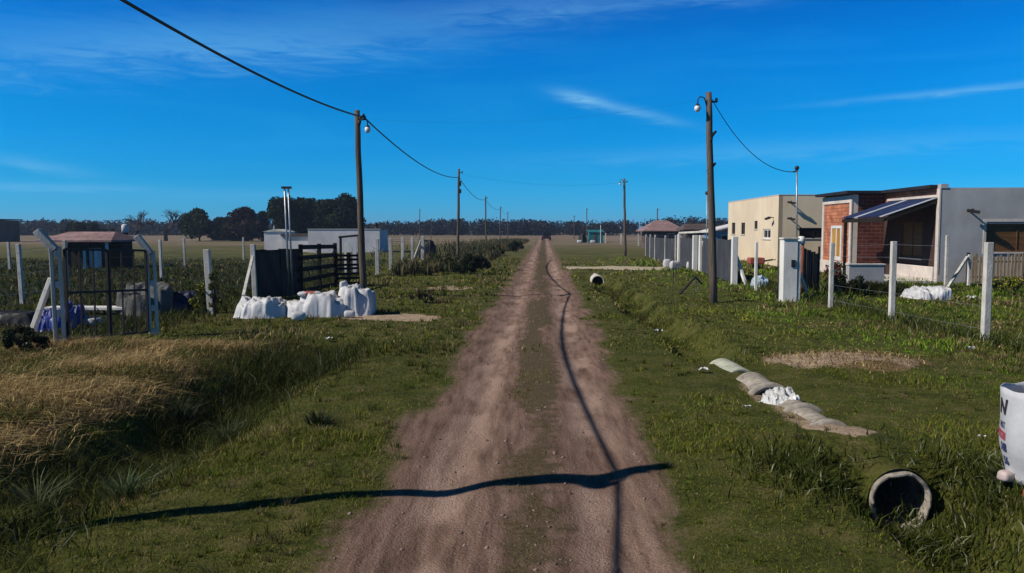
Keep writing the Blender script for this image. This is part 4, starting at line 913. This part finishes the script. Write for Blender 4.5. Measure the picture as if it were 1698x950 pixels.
# ------------------------------------------------------------------ houses on the right
RZ = -math.atan(.042)
def window(parent, o, u, nrm, w_, h_, pane='glass', frame='frame_white', fw=.06, depth=.12, mull=True, sill=True):
    """frame with pane (and sill) set in a hole whose lower left corner is o"""
    o, u, nv = Vector(o), Vector(u), Vector(nrm); back = o - nv * depth; m = MB(); Z = Vector((0, 0, 1))
    def slab(m, a, b, z0, z1, d0, d1):
        q = [back + u * s + Z * z + nv * d for d in (d0, d1) for (s, z) in ((a, z0), (b, z0), (b, z1), (a, z1))]
        m.add(q, [(3,2,1,0),(4,5,6,7),(0,1,5,4),(1,2,6,5),(2,3,7,6),(3,0,4,7)])
    for (a, b, z0, z1) in ((0, fw, 0, h_), (w_ - fw, w_, 0, h_), (fw, w_ - fw, 0, fw), (fw, w_ - fw, h_ - fw, h_)): slab(m, a, b, z0, z1, .0, .07)
    if mull: slab(m, w_ / 2 - fw / 3, w_ / 2 + fw / 3, fw, h_ - fw, .0, .06)
    f = m.build('window', M[frame], parent)
    m = MB(); slab(m, fw, w_ - fw, fw, h_ - fw, .01, .03); m.build('pane', M[pane], f)
    if sill: m = MB(); slab(m, -.06, w_ + .06, -.06, -.003, .02, depth + .05); m.build('sill', M['trim'], f)
    return f
def wall_lamp(parent, p, nv, along):
    p, nv, al = Vector(p), Vector(nv), Vector(along); m = MB(); m.bar(p, p + nv * .35 + Vector((0, 0, .05)), .05, .05); m.bar(p + nv * .3 - al * .22, p + nv * .42 + al * .22 - Vector((0, 0, .08)), .14, .12); m.build('wall_lamp', M['black_iron'], parent)

ch = thing('cream_house', 'flat roofed cream rendered house with small windows behind the pale fence posts', 'house', (15.85, 48.0, 0), RZ)
CH = 4.22
holes = [(1.6, 3.4, 1.60, 2.22), (4.7, 5.5, 2.22, 2.75), (8.0, 9.1, 1.85, 2.66), (10.9, 12.0, 1.85, 2.68)]
MB().wall((0, 0, 0), (0, 1, 0), 13.2, CH, .25, (-1, 0, 0), holes, -.3).build('road_wall', M['cream'], ch)
MB().wall((.002, 0, 0), (1, 0, 0), 9, CH - .003, .25, (0, -1, 0), [(1.25, 3.0, 1.68, 2.28)], -.3).build('side_wall', M['khaki'], ch)
MB().wall((.25, 13.2, 0), (1, 0, 0), 8.7, CH - .003, .25, (0, 1, 0), (), -.3).build('far_wall', M['cream'], ch)
MB().box((.25, .25, CH - .5), (9, 12.95, CH - .4)).build('roof', M['roof_edge'], ch)
MB().box((-.02, -.02, CH), (9, .26, CH + .04)).build('parapet_cap', M['trim'], ch); MB().box((-.02, .26, CH), (.26, 13.2, CH + .04)).build('parapet_cap', M['trim'], ch)
for (u0, u1, z0, z1) in holes: window(ch, (0, u0, z0), (0, 1, 0), (-1, 0, 0), u1 - u0, z1 - z0, fw=.09 if u0 < 2 else .05, frame='frame_white' if u0 < 2 else 'dark_wood', mull=u0 < 2)
window(ch, (1.25, 0, 1.68), (1, 0, 0), (0, -1, 0), 1.75, .6, frame='dark_wood')
wall_lamp(ch, (0, 1.0, 2.9), (-1, 0, 0), (0, 1, 0)); wall_lamp(ch, (.65, 0, 3.8), (0, -1, 0), (1, 0, 0)); wall_lamp(ch, (.65, 0, 2.85), (0, -1, 0), (1, 0, 0))
b = thing('red_cart', 'small red and dark barrow beside the cream house wall', 'barrow', on(Vector((13.2, 43.5, 0))))
m = MB(); m.box((-.4, -.3, .35), (.4, .3, .7)); m.build('tray', M['red_print'], b, bevel=.05)
m = MB(); m.tube([(0, -.06, .2), (0, .06, .2)], .2, 14); m.build('wheel', M['black_iron'], b)
for sy in (-.25, .25): MB().bar((.4, sy, .5), (1.0, sy, .6), .04, .04).build('handle', M['black_iron'], b); MB().bar((.3, sy * .8, .35), (.3, sy * .8, 0), .04, .04).build('leg', M['black_iron'], b)

bh = thing('brick_house', 'red brick house with a dark lean-to porch and grey rendered side wall', 'house', (17.3, 32.6, 0), RZ)
WT = 3.87
MB().wall((0, 0, 0), (1, 0, 0), 12, WT, .25, (0, -1, 0), [(1.85, 4.4, 1.28, 2.42)], -.3).build('side_wall', M['grey_render'], bh)
MB().box((-.02, -.03, WT - .02), (.28, .26, 4.02)).build('wall_stub', M['grey_render'], bh)
MB().box((.0, -.02, 0), (12, -.004, .35)).build('plinth', M['grey_render'], bh)
f = window(bh, (1.85, 0, 1.28), (1, 0, 0), (0, -1, 0), 2.55, 1.14, pane='shutter_dark', frame='shutter_dark', fw=.05, depth=.16)
m = MB(); m.box((1.72, -.03, 1.2), (1.83, -.003, 2.5)); m.box((1.72, -.03, 2.502), (4.5, -.003, 2.6)); m.build('window_surround', M['trim'], bh)
wall_lamp(bh, (1.12, 0, 2.95), (0, -1, 0), (1, 0, 0))
# road front: porch wall with shade painted into its brown, brick above it
MB().wall((0, 5.4, 0), (0, -1, 0), 5.15, 3.36, .22, (-1, 0, 0), [(1.9, 3.9, .95, 2.5)], -.3).build('porch_wall', M['porch_shade_brown'], bh)
MB().wall((0, 5.4, 3.36), (0, -1, 0), 5.15, .5, .22, (-1, 0, 0), ()).build('upper_wall', M['brick'], bh)
MB().box((-1.497, 5.385, -.1), (-1.22, 5.398, 3.83)).build('corner_strip', M['trim'], bh)
window(bh, (0, 3.5, .95), (0, -1, 0), (-1, 0, 0), 2.0, 1.55, pane='shutter_dark', frame='shutter_dark', depth=.1)
MB().box((-.05, .24, 3.50), (-.004, 5.0, 3.60)).build('lintel_band', M['trim'], bh)
MB().box((-.06, -.02, -.2), (.0, .22, 3.84)).build('corner_strip', M['trim'], bh)
MB().box((-.12, .25, -.1), (-.01, 3.9, .66)).build('porch_bench', M['trim'], bh, bevel=.02)
# protruding brick block
MB().wall((-1.5, 9.3, 0), (0, -1, 0), 3.9, 3.84, .22, (-1, 0, 0), [(1.3, 2.75, .72, 2.38)], -.3).build('front_wall', M['brick'], bh)
window(bh, (-1.5, 8.0, .72), (0, -1, 0), (-1, 0, 0), 1.45, 1.66, pane='shutter', frame='frame_white', fw=.14, depth=.02)
MB().wall((-1.498, 5.4, 0), (1, 0, 0), 1.49, 3.835, .2, (0, -1, 0), (), -.3).build('return_wall', M['brick_shaded'], bh)
MB().wall((-1.498, 9.3, 0), (1, 0, 0), 6, 3.835, .2, (0, 1, 0), (), -.3).build('back_wall', M['brick'], bh)
for y0, y1 in ((5.36, 5.60), (9.1, 9.34)): MB().box((-1.55, y0, -.1), (-1.503, y1, 3.82)).build('corner_strip', M['trim'], bh)
MB().box((-1.545, 5.602, 3.46), (-1.503, 9.098, 3.80)).build('lintel_band', M['trim'], bh)
MB().box((-1.60, 5.30, -.1), (-1.503, 9.36, .62)).build('plinth', M['trim'], bh, bevel=.01)
m = MB(); m.box((-1.85, 5.1, 3.865), (12, 9.6, 4.0)); m.box((-.3, .3, 3.868), (.28, 5.098, 4.003)); m.box((.282, .3, 3.60), (11.9, 5.098, 3.70)); m.build('roof', M['roof_edge'], bh)
# lean-to roof, corrugated
m = MB(); n = 66; y0, y1 = .12, 4.75
rows = []
for k in range(n + 1):
    y = y0 + (y1 - y0) * k / n; c = .018 * math.cos(k * math.pi / 1.5); rows.append(((-.02, y, 3.46 + c), (-2.2, y, 2.70 + c)))
for k in range(n):
    a_, b_ = rows[k], rows[k + 1]; m.cur = 1 if (2 <= k < 6 or 40 <= k < 47) else 0; m.add([a_[0], a_[1], b_[1], b_[0]], [(0, 1, 2, 3)])
o_ = m.build('porch_roof', [M['roof_sheet'], M['roof_clear']], bh); s_ = o_.modifiers.new('thick', 'SOLIDIFY'); s_.thickness = .012
m = MB(); m.bar((-2.16, y0, 2.58), (-2.16, y1, 2.58), .06, .16); m.bar((-2.1, y0 + .05, 2.6), (-.03, y0 + .05, 3.34), .05, .14); m.bar((-2.1, y1 - .05, 2.6), (-.03, y1 - .05, 3.34), .05, .14); m.build('porch_frame', M['dark_wood'], bh)
MB().box((-2.2, 4.35, 0), (-2.08, 4.47, 2.5)).build('porch_post', M['dark_wood'], bh)
MB().box((-2.3, .1, -.05), (-.01, 5.3, .10)).build('porch_floor', M['concrete'], bh)
# shrub things near the house follow below

# ------------------------------------------------------------------ far buildings
def hip_house(name, label, cat, c, w_, d_, eave, top, roofm, wallm, over=.5, rz=0, door=True, win=(), wmat='dark_wood', ridge=.4, open_front=False):
    t = thing(name, label, cat, c, rz)
    if open_front:
        for q in (-1, -.35, .3, 1): MB().box((q * w_/2 - .06, -d_/2 - .06, -.3), (q * w_/2 + .06, -d_/2 + .06, eave)).build('post', M['far_white' if q == 1 else 'dark_wood'], t)
        MB().box((w_*.05, -d_/2 + .1, 0), (w_*.30, -d_/2 + .6, 1.15)).build('white_box', M['far_white'], t)
        MB().box((-w_/2, .3, -.3), (w_/2, d_/2, eave)).build('wall', M['dark_wood'], t)
    else: MB().box((-w_/2, -d_/2, -.3), (w_/2, d_/2, eave)).build('wall', M[wallm], t)
    a, b = w_ / 2 + over, d_ / 2 + over; rg = w_ * ridge / 2
    m = MB(); m.add([(-a,-b,eave-.05),(a,-b,eave-.05),(a,b,eave-.05),(-a,b,eave-.05),(-rg,0,top),(rg,0,top),(-a,-b,eave+.05),(a,-b,eave+.05),(a,b,eave+.05),(-a,b,eave+.05)], [(3,2,1,0),(0,1,7,6),(1,2,8,7),(2,3,9,8),(3,0,6,9),(6,7,5,4),(7,8,5),(8,9,4,5),(9,6,4)])
    m.build('roof', M[roofm], t)
    for x0, x1, z0, z1 in win:
        f = MB().box((x0, -d_/2 - .03, z0), (x1, -d_/2 + .02, z1)).build('window', M['frame_white'], t); MB().box((x0 + .06, -d_/2 - .045, z0 + .06), (x1 - .06, -d_/2 - .032, z1 - .06)).build('pane', M['glass'], f)
    return t
c = D(154, 405, 46); hip_house('tiled_shed', 'low shed with a pinkish tiled roof behind the left gate', 'shed', (c.x, 46, 0), 3.1, 3, 1.55, 2.06, 'tile_roof', 'dark_wall', .5, 0, win=(), ridge=.85, open_front=True)
b = thing('water_tank', 'small white tank on a stand behind the tiled shed', 'tank', on(D(208, 400, 50)))
MB().lathe([(.001, 2.0), (.2, 2.0), (.2, 2.45), (.12, 2.52), (.001, 2.53)], (0, 0, 0), 14).build('tank', M['far_white'], b, smooth=True); MB().box((-.14, -.14, 0), (.14, .14, 2.0)).build('stand', M['dark_wood'], b)
c = D(-8, 398, 140); t = thing('pinkish_house', 'small pinkish flat roofed house at the far left edge', 'house', (c.x - 1.5, 140, 0))
MB().wall((-4, -3, 0), (1, 0, 0), 8, 3.75, .3, (0, -1, 0), [(4.9, 6.4, .3, 3.0), (2.2, 3.2, 1.6, 2.8)], -.3).build('front_wall', M['pink_wall'], t); MB().box((-4, -2.7, -.3), (4, 3, 3.7)).build('wall', M['dark_wall'], t)
MB().box((-4.5, -3.5, 3.75), (4.5, 3.3, 3.95)).build('roof', M['roof_edge'], t)
f = MB().box((.92, -2.9, .3), (2.38, -2.8, 3.0)).build('door', M['dark_wood'], t); MB().box((2.2, -2.95, 1.5), (2.26, -2.9, 1.7)).build('handle', M['galv'], f)
t = thing('white_wall_house', 'long low white walled house below the dark trees on the left', 'house', D(569, 405, 76) * 1.0); t.location.z = 0
MB().wall((-3.3, 0, 0), (1, 0, 0), 6.75, 2.18, .2, (0, -1, 0), (), -.3).build('front_wall', M['far_white'], t); MB().box((-3.3, .2, -.3), (3.45, 5, 2.1)).build('wall', M['far_white'], t); MB().box((-3.35, -.05, 2.18), (3.5, 5.1, 2.24)).build('roof', M['concrete'], t)
MB().tube([(3.1, .3, 2.2), (3.1, .3, 2.5)], .12, 10).build('chimney', M['dark_wall'], t); m = MB(); m.ball((3.1, .3, 2.62), .2, 8); m.build('chimney_cowl', M['roof_edge'], t, smooth=True)
t = thing('small_white_house', 'small pale gabled house left of the long white wall', 'house', (D(454, 405, 80).x, 80, 0))
MB().box((-.95, 0, -.3), (1.0, 4, 1.95)).build('wall', M['far_white'], t); m = MB(); m.add([(-1.1,-.1,1.95),(1.1,-.1,1.95),(.0,-.1,2.2),(-1.1,4,1.95),(1.1,4,1.95),(0,4,2.2)], [(0,1,2),(5,4,3),(1,4,5,2),(3,0,2,5),(4,1,0,3)]); m.build('roof', M['concrete'], t)
MB().tube([(.0, .2, 2.15), (0, .2, 2.55)], .05, 8).build('flue', M['frame_white'], t)
t = thing('dark_shed', 'low dark roofed shed between the small pale house and the long white wall', 'shed', (D(492, 405, 78).x, 78, 0))
MB().box((-1.4, 0, -.3), (1.25, 3, 1.5)).build('wall', M['far_white'], t); MB().box((-1.5, -.15, 1.5), (1.3, 3.1, 1.75)).build('roof', M['dark_wall'], t)
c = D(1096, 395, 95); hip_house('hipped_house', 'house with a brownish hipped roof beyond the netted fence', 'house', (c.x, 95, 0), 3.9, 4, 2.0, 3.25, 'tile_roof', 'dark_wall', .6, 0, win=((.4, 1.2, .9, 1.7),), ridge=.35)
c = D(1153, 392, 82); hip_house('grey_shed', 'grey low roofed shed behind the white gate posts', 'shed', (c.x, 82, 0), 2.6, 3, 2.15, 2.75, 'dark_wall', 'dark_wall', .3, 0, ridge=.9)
c = D(1205, 390, 72); t = thing('blue_house', 'blue walled house with a white roof edge left of the cream house', 'house', (c.x, 72, 0))
MB().box((-1.1, 0, -.3), (2.5, 4, 1.95)).build('wall', M['far_blue'], t); m = MB(); m.add([(-1.5,-.4,1.95),(2.6,-.4,2.9),(2.6,4.2,2.9),(-1.5,4.2,1.95),(-1.5,-.4,2.05),(2.6,-.4,3.02),(2.6,4.2,3.02),(-1.5,4.2,2.05)], [(0,3,2,1),(4,5,6,7),(0,1,5,4),(1,2,6,5),(2,3,7,6),(3,0,4,7)]); m.build('roof', M['far_white'], t)
f = MB().box((-.5, -.03, .8), (.1, .02, 1.7)).build('window', M['frame_white'], t); MB().box((-.44, -.045, .86), (.04, -.032, 1.64)).build('pane', M['glass'], f)
b = thing('service_post', 'thin pale service post behind the leaning pole', 'post', on(D(1172, 402, 62))); m = MB(); q = D(1172, 320, 62) - b.location
m.tube([(0, 0, -.2), q], .04, 8); m.build('shaft', M['galv'], b, smooth=True); m = MB(); m.ball(q, .14, 7); m.build('weatherhead', M['black_iron'], b, smooth=True)
c = on(D(988, 402, 130)); t = thing('teal_shed', 'small teal sheet shed far off right of the road', 'shed', c)
MB().box((-1.1, 0, 0), (1.2, 2, 1.75)).build('wall', M['teal'], t); m = MB(); m.add([(-1.25,-.15,1.7),(1.35,-.15,1.7),(1.35,2.2,2.0),(-1.25,2.2,2.0),(-1.25,-.15,1.8),(1.35,-.15,1.8),(1.35,2.2,2.1),(-1.25,2.2,2.1)], [(0,3,2,1),(4,5,6,7),(0,1,5,4),(1,2,6,5),(2,3,7,6),(3,0,4,7)]); m.build('roof', M['teal'], t)
MB().box((-.35, -.05, 0), (.1, -.003, 1.5)).build('door', M['dark_wall'], t); MB().tube([(.75, -.2, 0), (.75, -.2, 2.9)], .06, 8).build('flue', M['frame_white'], t)
sack('white sack before the far teal shed', D(983, 402.5, 126), .8, .4, .5, None, 0, 0, None, 51, group='white sacks by the teal shed')
sack('white sack left of the far teal shed under a black cover', D(961, 402.5, 128), .8, .5, .5, None, 0, 0, None, 52, group='white sacks by the teal shed')
heap('dark_cover', 'black covered heap behind the left white sack near the teal shed', 'heap', D(966, 402, 131), 1.4, 1.2, 1.5, M['tarp_black'], 1.6, .1, 53)
heap('truck_cover', 'dark open sided shelter at the end of the row of white posts', 'shelter', D(708, 402, 64), 1.6, 1.2, 1.55, M['tarp_black'], 6, .05, 57)
# car far down the road
c = on(Vector((float(road_c(160)) + .6, 160, 0))); car = thing('parked_car', 'dark car far down the dirt road near the vanishing point', 'car', c)
sec = [(-1.0, -2.0, .3, .85), (0, -1.9, .3, .95), (0, 1.9, .3, .95)]
m = MB(); pr = [(-2.0, .32), (2.05, .32), (2.1, .75), (1.9, .95), (.9, 1.02), (.25, 1.48), (-1.5, 1.5), (-2.0, 1.05)]
V = [(x_, a_, b_) for x_ in (-.85, .85) for a_, b_ in pr]; n = len(pr)
m.add([(x_ * (.86 if z_ > 1.1 else 1), y_, z_) for x_, y_, z_ in V], [tuple(range(n))[::-1], tuple(range(n, 2*n))] + [(k, (k+1) % n, n + (k+1) % n, n + k) for k in range(n)]); m.build('body', M['car_dark'], car, bevel=.05)
for sx in (-.8, .8):
    for sy in (-1.25, 1.3):
        w_ = MB(); w_.tube([(sx - .1, sy, .32), (sx + .1, sy, .32)], .32, 16); w_.build('wheel', M['black_iron'], car)
for sx in (-.65, .65): MB().box((sx - .14, -2.06, .7), (sx + .14, -2.0, .85)).build('tail_light', M['ink_red'], car)
MB().box((-.62, -1.92, 1.1), (.62, -1.78, 1.4), Matrix.Rotation(R(-18), 3, 'X')).build('rear_window', M['glass'], car)

# ------------------------------------------------------------------ trees and shrubs
LEAF = attr_material('leaf', .8, .1, .2)
def leaf_cloud(centers, radii, per, size, cols, squash=.8, shell=.45):
    Vs, Fs, Cs = [], [], []; o = 0
    for (cx, cy, cz), r in zip(centers, radii):
        n = max(8, int(per)); d = rng.normal(0, 1, (n, 3)); d /= np.linalg.norm(d, axis=1)[:, None]
        rr = r * (shell + (1 - shell) * rng.uniform(0, 1, n) ** .5)[:, None]; c = np.array([cx, cy, cz]) + d * rr * np.array([1, 1, squash])
        a, b = rng.normal(0, 1, (n, 3)), rng.normal(0, 1, (n, 3)); a /= np.linalg.norm(a, axis=1)[:, None]; b -= a * (a * b).sum(1)[:, None]; b /= np.linalg.norm(b, axis=1)[:, None]
        s = size * rng.uniform(.5, 1.3, n)[:, None]; P_ = np.stack([c - a * s, c + b * s * .5, c + a * s, c - b * s * .5], 1); Vs.append(P_.reshape(-1, 3))
        Fs.append(np.arange(n)[:, None] * 4 + np.array([0, 1, 2, 3]) + o); o += 4 * n
        col = cols[rng.integers(0, len(cols), n)] * rng.uniform(.6, 1.3, n)[:, None] * rng.uniform(.75, 1.25); Cs.append(np.repeat(col, 4, 0))
    return np.concatenate(Vs), np.concatenate(Fs), np.concatenate(Cs)
DK = np.array([[.014, .022, .010], [.020, .030, .012], [.026, .034, .016]]); MAR = np.array([[.030, .018, .020], [.040, .026, .024]]); OL = np.array([[.030, .045, .018], [.04, .055, .022], [.022, .035, .014]])
def limbs(m, p, d, L_, r, depth, spread=.55):
    q = p + d * L_; m.tube([p, p.lerp(q, .5) + Vector((random.uniform(-1, 1), random.uniform(-1, 1), 0)) * L_ * .05, q], [r, r * .85, r * .65], 5 if depth > 1 else 3, False); ends = [q]
    if depth > 0:
        for k in range(random.choice((2, 3, 3))):
            ax = Vector((random.uniform(-1, 1), random.uniform(-1, 1), random.uniform(-.3, .3))).normalized(); nd = Quaternion(ax, random.uniform(.3, 1.0) * spread * 1.4) @ d; nd = (nd + Vector((0, 0, .12))).normalized()
            ends += limbs(m, p.lerp(q, random.uniform(.65, 1)), nd, L_ * random.uniform(.62, .85), r * .62, depth - 1, spread)
    return ends
def tree(label, px, top, wpx, Y, cols=DK, style='round', base=396, group='trees on the left horizon', per=150, trunk=.3):
    hgt = D(px, top, Y).z; wid = wpx * Y / FPX; t = thing('tree', label, 'tree', (D(px, base, Y).x, Y, 0), 0, group)
    m = MB(); random.seed(int(px * 7 + Y))
    if style == 'bare':
        limbs(m, Vector((0, 0, -.2)), Vector((0, 0, 1)), hgt * .24, hgt * .034, 6, .8); vs = np.array(m.v); vs[:, 0] *= wid / max(.1, np.ptp(vs[:, 0])); vs[:, 1] *= wid / max(.1, np.ptp(vs[:, 1])); vs[:, 2] *= hgt / vs[:, 2].max(); m.v = [tuple(v_) for v_ in vs]
        m.build('trunk', M['bark'], t); return t
    th = hgt * trunk; limbs(m, Vector((0, 0, -.2)), Vector((0, 0, 1)), th, hgt * .03, 3, .8); m.build('trunk', M['bark'], t)
    cs, rs = [], []; nb = 30 if style != 'tall' else 44
    for k in range(nb):
        a_ = random.uniform(0, 6.28); q = random.random() ** .6; zc = random.uniform(.12 if style == 'dense' else .3, .93); env = math.sin(math.pi * min(1, max(.12, zc * .75 + .2))) if style != 'tall' else (.55 + .45 * math.sin(math.pi * zc))
        r = wid * random.uniform(.14, .25); rr_ = max(0, wid / 2 * env - r * .7) * q; cs.append((rr_ * math.cos(a_), rr_ * math.sin(a_), min(hgt - r * .75, zc * hgt))); rs.append(r)
    v_, f_, c_ = leaf_cloud(cs, rs, per, wid * .032 + .08, cols); raw_mesh('crown', v_, f_, LEAF, {'col': c_}, t); return t
tree('bare branching tree behind the right gate post, left one of two', 228, 347, 52, 150, style='bare')
tree('bare branching tree left of the round green tree', 275, 345, 50, 152, style='bare')
tree('round dark green tree between the bare tree and the maroon tree', 331, 346, 72, 148, OL)
tree('low dark bushy tree between the round green tree and the maroon tree', 368, 360, 58, 158, DK, 'dense', trunk=.15)
tree('dense maroon tinged tree left of the tall dark grove', 404, 344, 74, 150, MAR, 'dense', trunk=.12, per=220)
tree('low dark tree at the left foot of the tall grove', 437, 350, 34, 152, DK, 'dense', trunk=.12)
tree('tall dark eucalyptus, leftmost of the grove behind the twin mast', 470, 326, 62, 140, DK, 'tall', trunk=.2, per=220)
tree('tall dark eucalyptus, second of the grove right of the twin mast', 506, 328, 64, 144, DK, 'tall', trunk=.2, per=220)
tree('dark eucalyptus, third of the grove above the long white wall', 540, 331, 62, 141, DK, 'tall', trunk=.15, per=220)
tree('tallest dark eucalyptus, rightmost of the grove next to the lamp pole', 572, 321, 62, 139, DK, 'tall', trunk=.2, per=220)
tree('low dark tree filling in behind the middle of the grove', 520, 346, 80, 146, DK, 'dense', trunk=.1, per=200)
tree('low hazy bare tree right of the pinkish house', 95, 366, 34, 165, style='bare')
tree('dark flat topped tree above the left gate', 128, 369, 64, 160, DK, 'dense', trunk=.15)
tree('dark rounded tree right above the left gate', 155, 369, 34, 158, DK, 'dense', trunk=.15)
tree('small round clipped tree above the tiled shed, left one', 174, 379, 12, 150, DK, 'dense'); tree('small round clipped tree above the tiled shed, right one', 188, 379, 12, 150, DK, 'dense')
# far treeline: one mass
cs, rs = [], []
for k in range(520):
    px = random.uniform(-60, 1760); Y = random.uniform(280, 330); x_ = (px - CX) / FPX * Y
    tp = 368 - 5 * float(vnoise(np.array([px / 40]), np.array([0.0]), 3)[0]) + (4 if px > 560 and px < 700 else 0) - (3 if 1080 < px < 1240 else 0)
    h_ = D(px, tp, Y).z * random.uniform(.75, 1.02); r = random.uniform(2.0, 4.2)
    for z_ in (r * .5, h_ * .5, h_ - r * .6): cs.append((x_ + random.uniform(-2, 2), Y + random.uniform(-2, 2), max(.5, z_))); rs.append(r)
HAZED_LEAF = np.array([[.018, .020, .026], [.026, .022, .030], [.020, .026, .022]])  # bluish leaf colours, some distance haze painted in
v_, f_, c_ = leaf_cloud(cs, rs, 60, .55, HAZED_LEAF, .8, .2); kind(raw_mesh('treeline', v_, f_, LEAF, {'col': c_}), 'stuff', 'dark blue band of far trees along the whole horizon', 'trees')
def shrub(label, c, w_, h_, cols, per=90, leafs=.05, n=14, name='shrub', group=None, cat='shrub'):
    t = thing(name, label, cat, on(c), 0, group); m = MB()
    for k in range(6):
        a_ = random.uniform(0, 6.28); m.tube([(0, 0, -.05), (math.cos(a_) * w_ * .15, math.sin(a_) * w_ * .15, h_ * .4), (math.cos(a_) * w_ * .3, math.sin(a_) * w_ * .3, h_ * .75)], [.025, .018, .008], 5)
    m.build('stem', M['bark'], t); cs, rs = [], []
    for k in range(n):
        a_ = random.uniform(0, 6.28); q = random.random() ** .5; z_ = random.uniform(.2, .85); r = random.uniform(.15, .25) * min(w_, h_); cs.append((math.cos(a_) * q * (w_ / 2 - r * .6), math.sin(a_) * q * (w_ / 2 - r * .6), z_ * h_)); rs.append(r)
    v_, f_, c_ = leaf_cloud(cs, rs, per, leafs, np.array(cols), .85, .3); raw_mesh('foliage', v_, f_, LEAF, {'col': c_}, t); return t
VS = 'shrubs of the left verge'
shrub('dark round shrub on the left verge before the boxed pole', G(773, 455), 1.45, 1.0, DK, 150, .06, 18, group=VS)
shrub('dark low shrub just right of the dark round verge shrub', G(800, 446), 1.5, .75, DK, 90, .07, 16, group=VS)
shrub('olive shrub left of the dark round verge shrub', G(740, 446), 1.6, .7, [(.06, .06, .025), (.045, .05, .02)], 90, .07, 16, group=VS)
shrub('dark shrub on the far left verge close to the road', G(856, 418), 2.0, 1.1, DK, 90, .1, 16, group=VS)
shrub('brownish shrub at the foot of the third left pole', G(815, 424), 2.2, .9, [(.07, .055, .03), (.04, .04, .02)], 90, .1, 16, group=VS)
shrub('low brown weed clump on the grass right of the sand patch', G(703, 502), .9, .38, [(.07, .05, .03), (.05, .05, .02), (.09, .07, .04)], 60, .035, 14, group=VS)
shrub('yellowish leafy bush beside the pale post left of the white heaps', G(337, 519), .62, .85, [(.20, .19, .03), (.10, .11, .02), (.05, .07, .02)], 60, .05, 14)
shrub('climber with yellow tips on the pale post', G(356, 524), .4, 1.35, [(.13, .13, .03), (.04, .055, .015)], 40, .045, 12)
for i, px in enumerate((1652, 1684)): shrub(('yellow flowering bush at the left end of the picket fence front', 'yellow flowering bush in front of the picket fence, nearest the frame edge', 'yellow flowering bush past the frame edge')[i], G(px, 484), .75, .55, [(.42, .36, .03), (.30, .28, .03), (.05, .08, .02), (.06, .09, .02)], 60, .045, 14, group='yellow bushes by the picket fence')
shrub('dark shrub beside the low grey block wall', G(1400, 489), 1.2, .75, DK, 90, .05, 14); shrub('dark shrub right of the low grey block wall', G(1482, 486), .7, .5, DK, 60, .05, 12)
shrub('dark shrub and red flowers at the brick house window', G(1382, 470), .8, .95, [(.02, .03, .012), (.03, .04, .015), (.22, .03, .03)], 60, .05, 14)
shrub('dark tussock at the foot of the left gate strut', G(42, 598), .7, .45, DK, 80, .04, 14)
def tuft(label, c, n, h_, col):
    x_, y_ = cluster(n, c[0], c[1], .12, .12); base = np.tile(np.array([col]), (n, 1)) * rng.uniform(.6, 1.2, n)[:, None]
    v_, f_, cc_ = blades(x_, y_, rng.uniform(.6, 1, n) * h_, rng.uniform(.008, .016, n), rng.uniform(.3, 1.3, n), np.arctan2(y_ - c[1], x_ - c[0]), base, base * 1.3, .45)
    o0 = on(c); o_ = raw_mesh('grass_tuft', v_ - np.array(o0), f_, gm, {'col': cc_}); o_.location = o0; tag(o_, label, 'grass tuft', 'sedge tufts in the left ditch')
tuft('pale green spiky sedge tuft at the edge of the left ditch', G(205, 800), 110, .34, (.10, .13, .06))
tuft('dark spiky sedge tuft between the straw and the left ditch', G(300, 668), 120, .42, (.05, .065, .03))
tuft('sedge tuft with pale blades at the bottom left corner', G(60, 820), 120, .4, (.07, .085, .04))
tuft('broad dark sedge tuft on the grass nearer the road', G(530, 705), 140, .22, (.028, .04, .014))
tuft('small olive sedge tuft in the middle of the left ditch', G(375, 700), 110, .36, (.06, .07, .03))

# ------------------------------------------------------------------ haze
hz = MB(); hz.box((-2600, -90, -2.0), (2600, 3050, 12.0)); hm = bpy.data.materials.new('haze_air'); hm.use_nodes = True; t_ = hm.node_tree; t_.nodes.clear()
o_ = t_.nodes.new('ShaderNodeOutputMaterial'); v_ = t_.nodes.new('ShaderNodeVolumePrincipled'); v_.inputs['Color'].default_value = (.55, .72, 1.0, 1); v_.inputs['Density'].default_value = .00032; v_.inputs['Anisotropy'].default_value = .2
t_.links.new(v_.outputs[0], o_.inputs['Volume']); kind(hz.build('haze', hm), 'stuff')
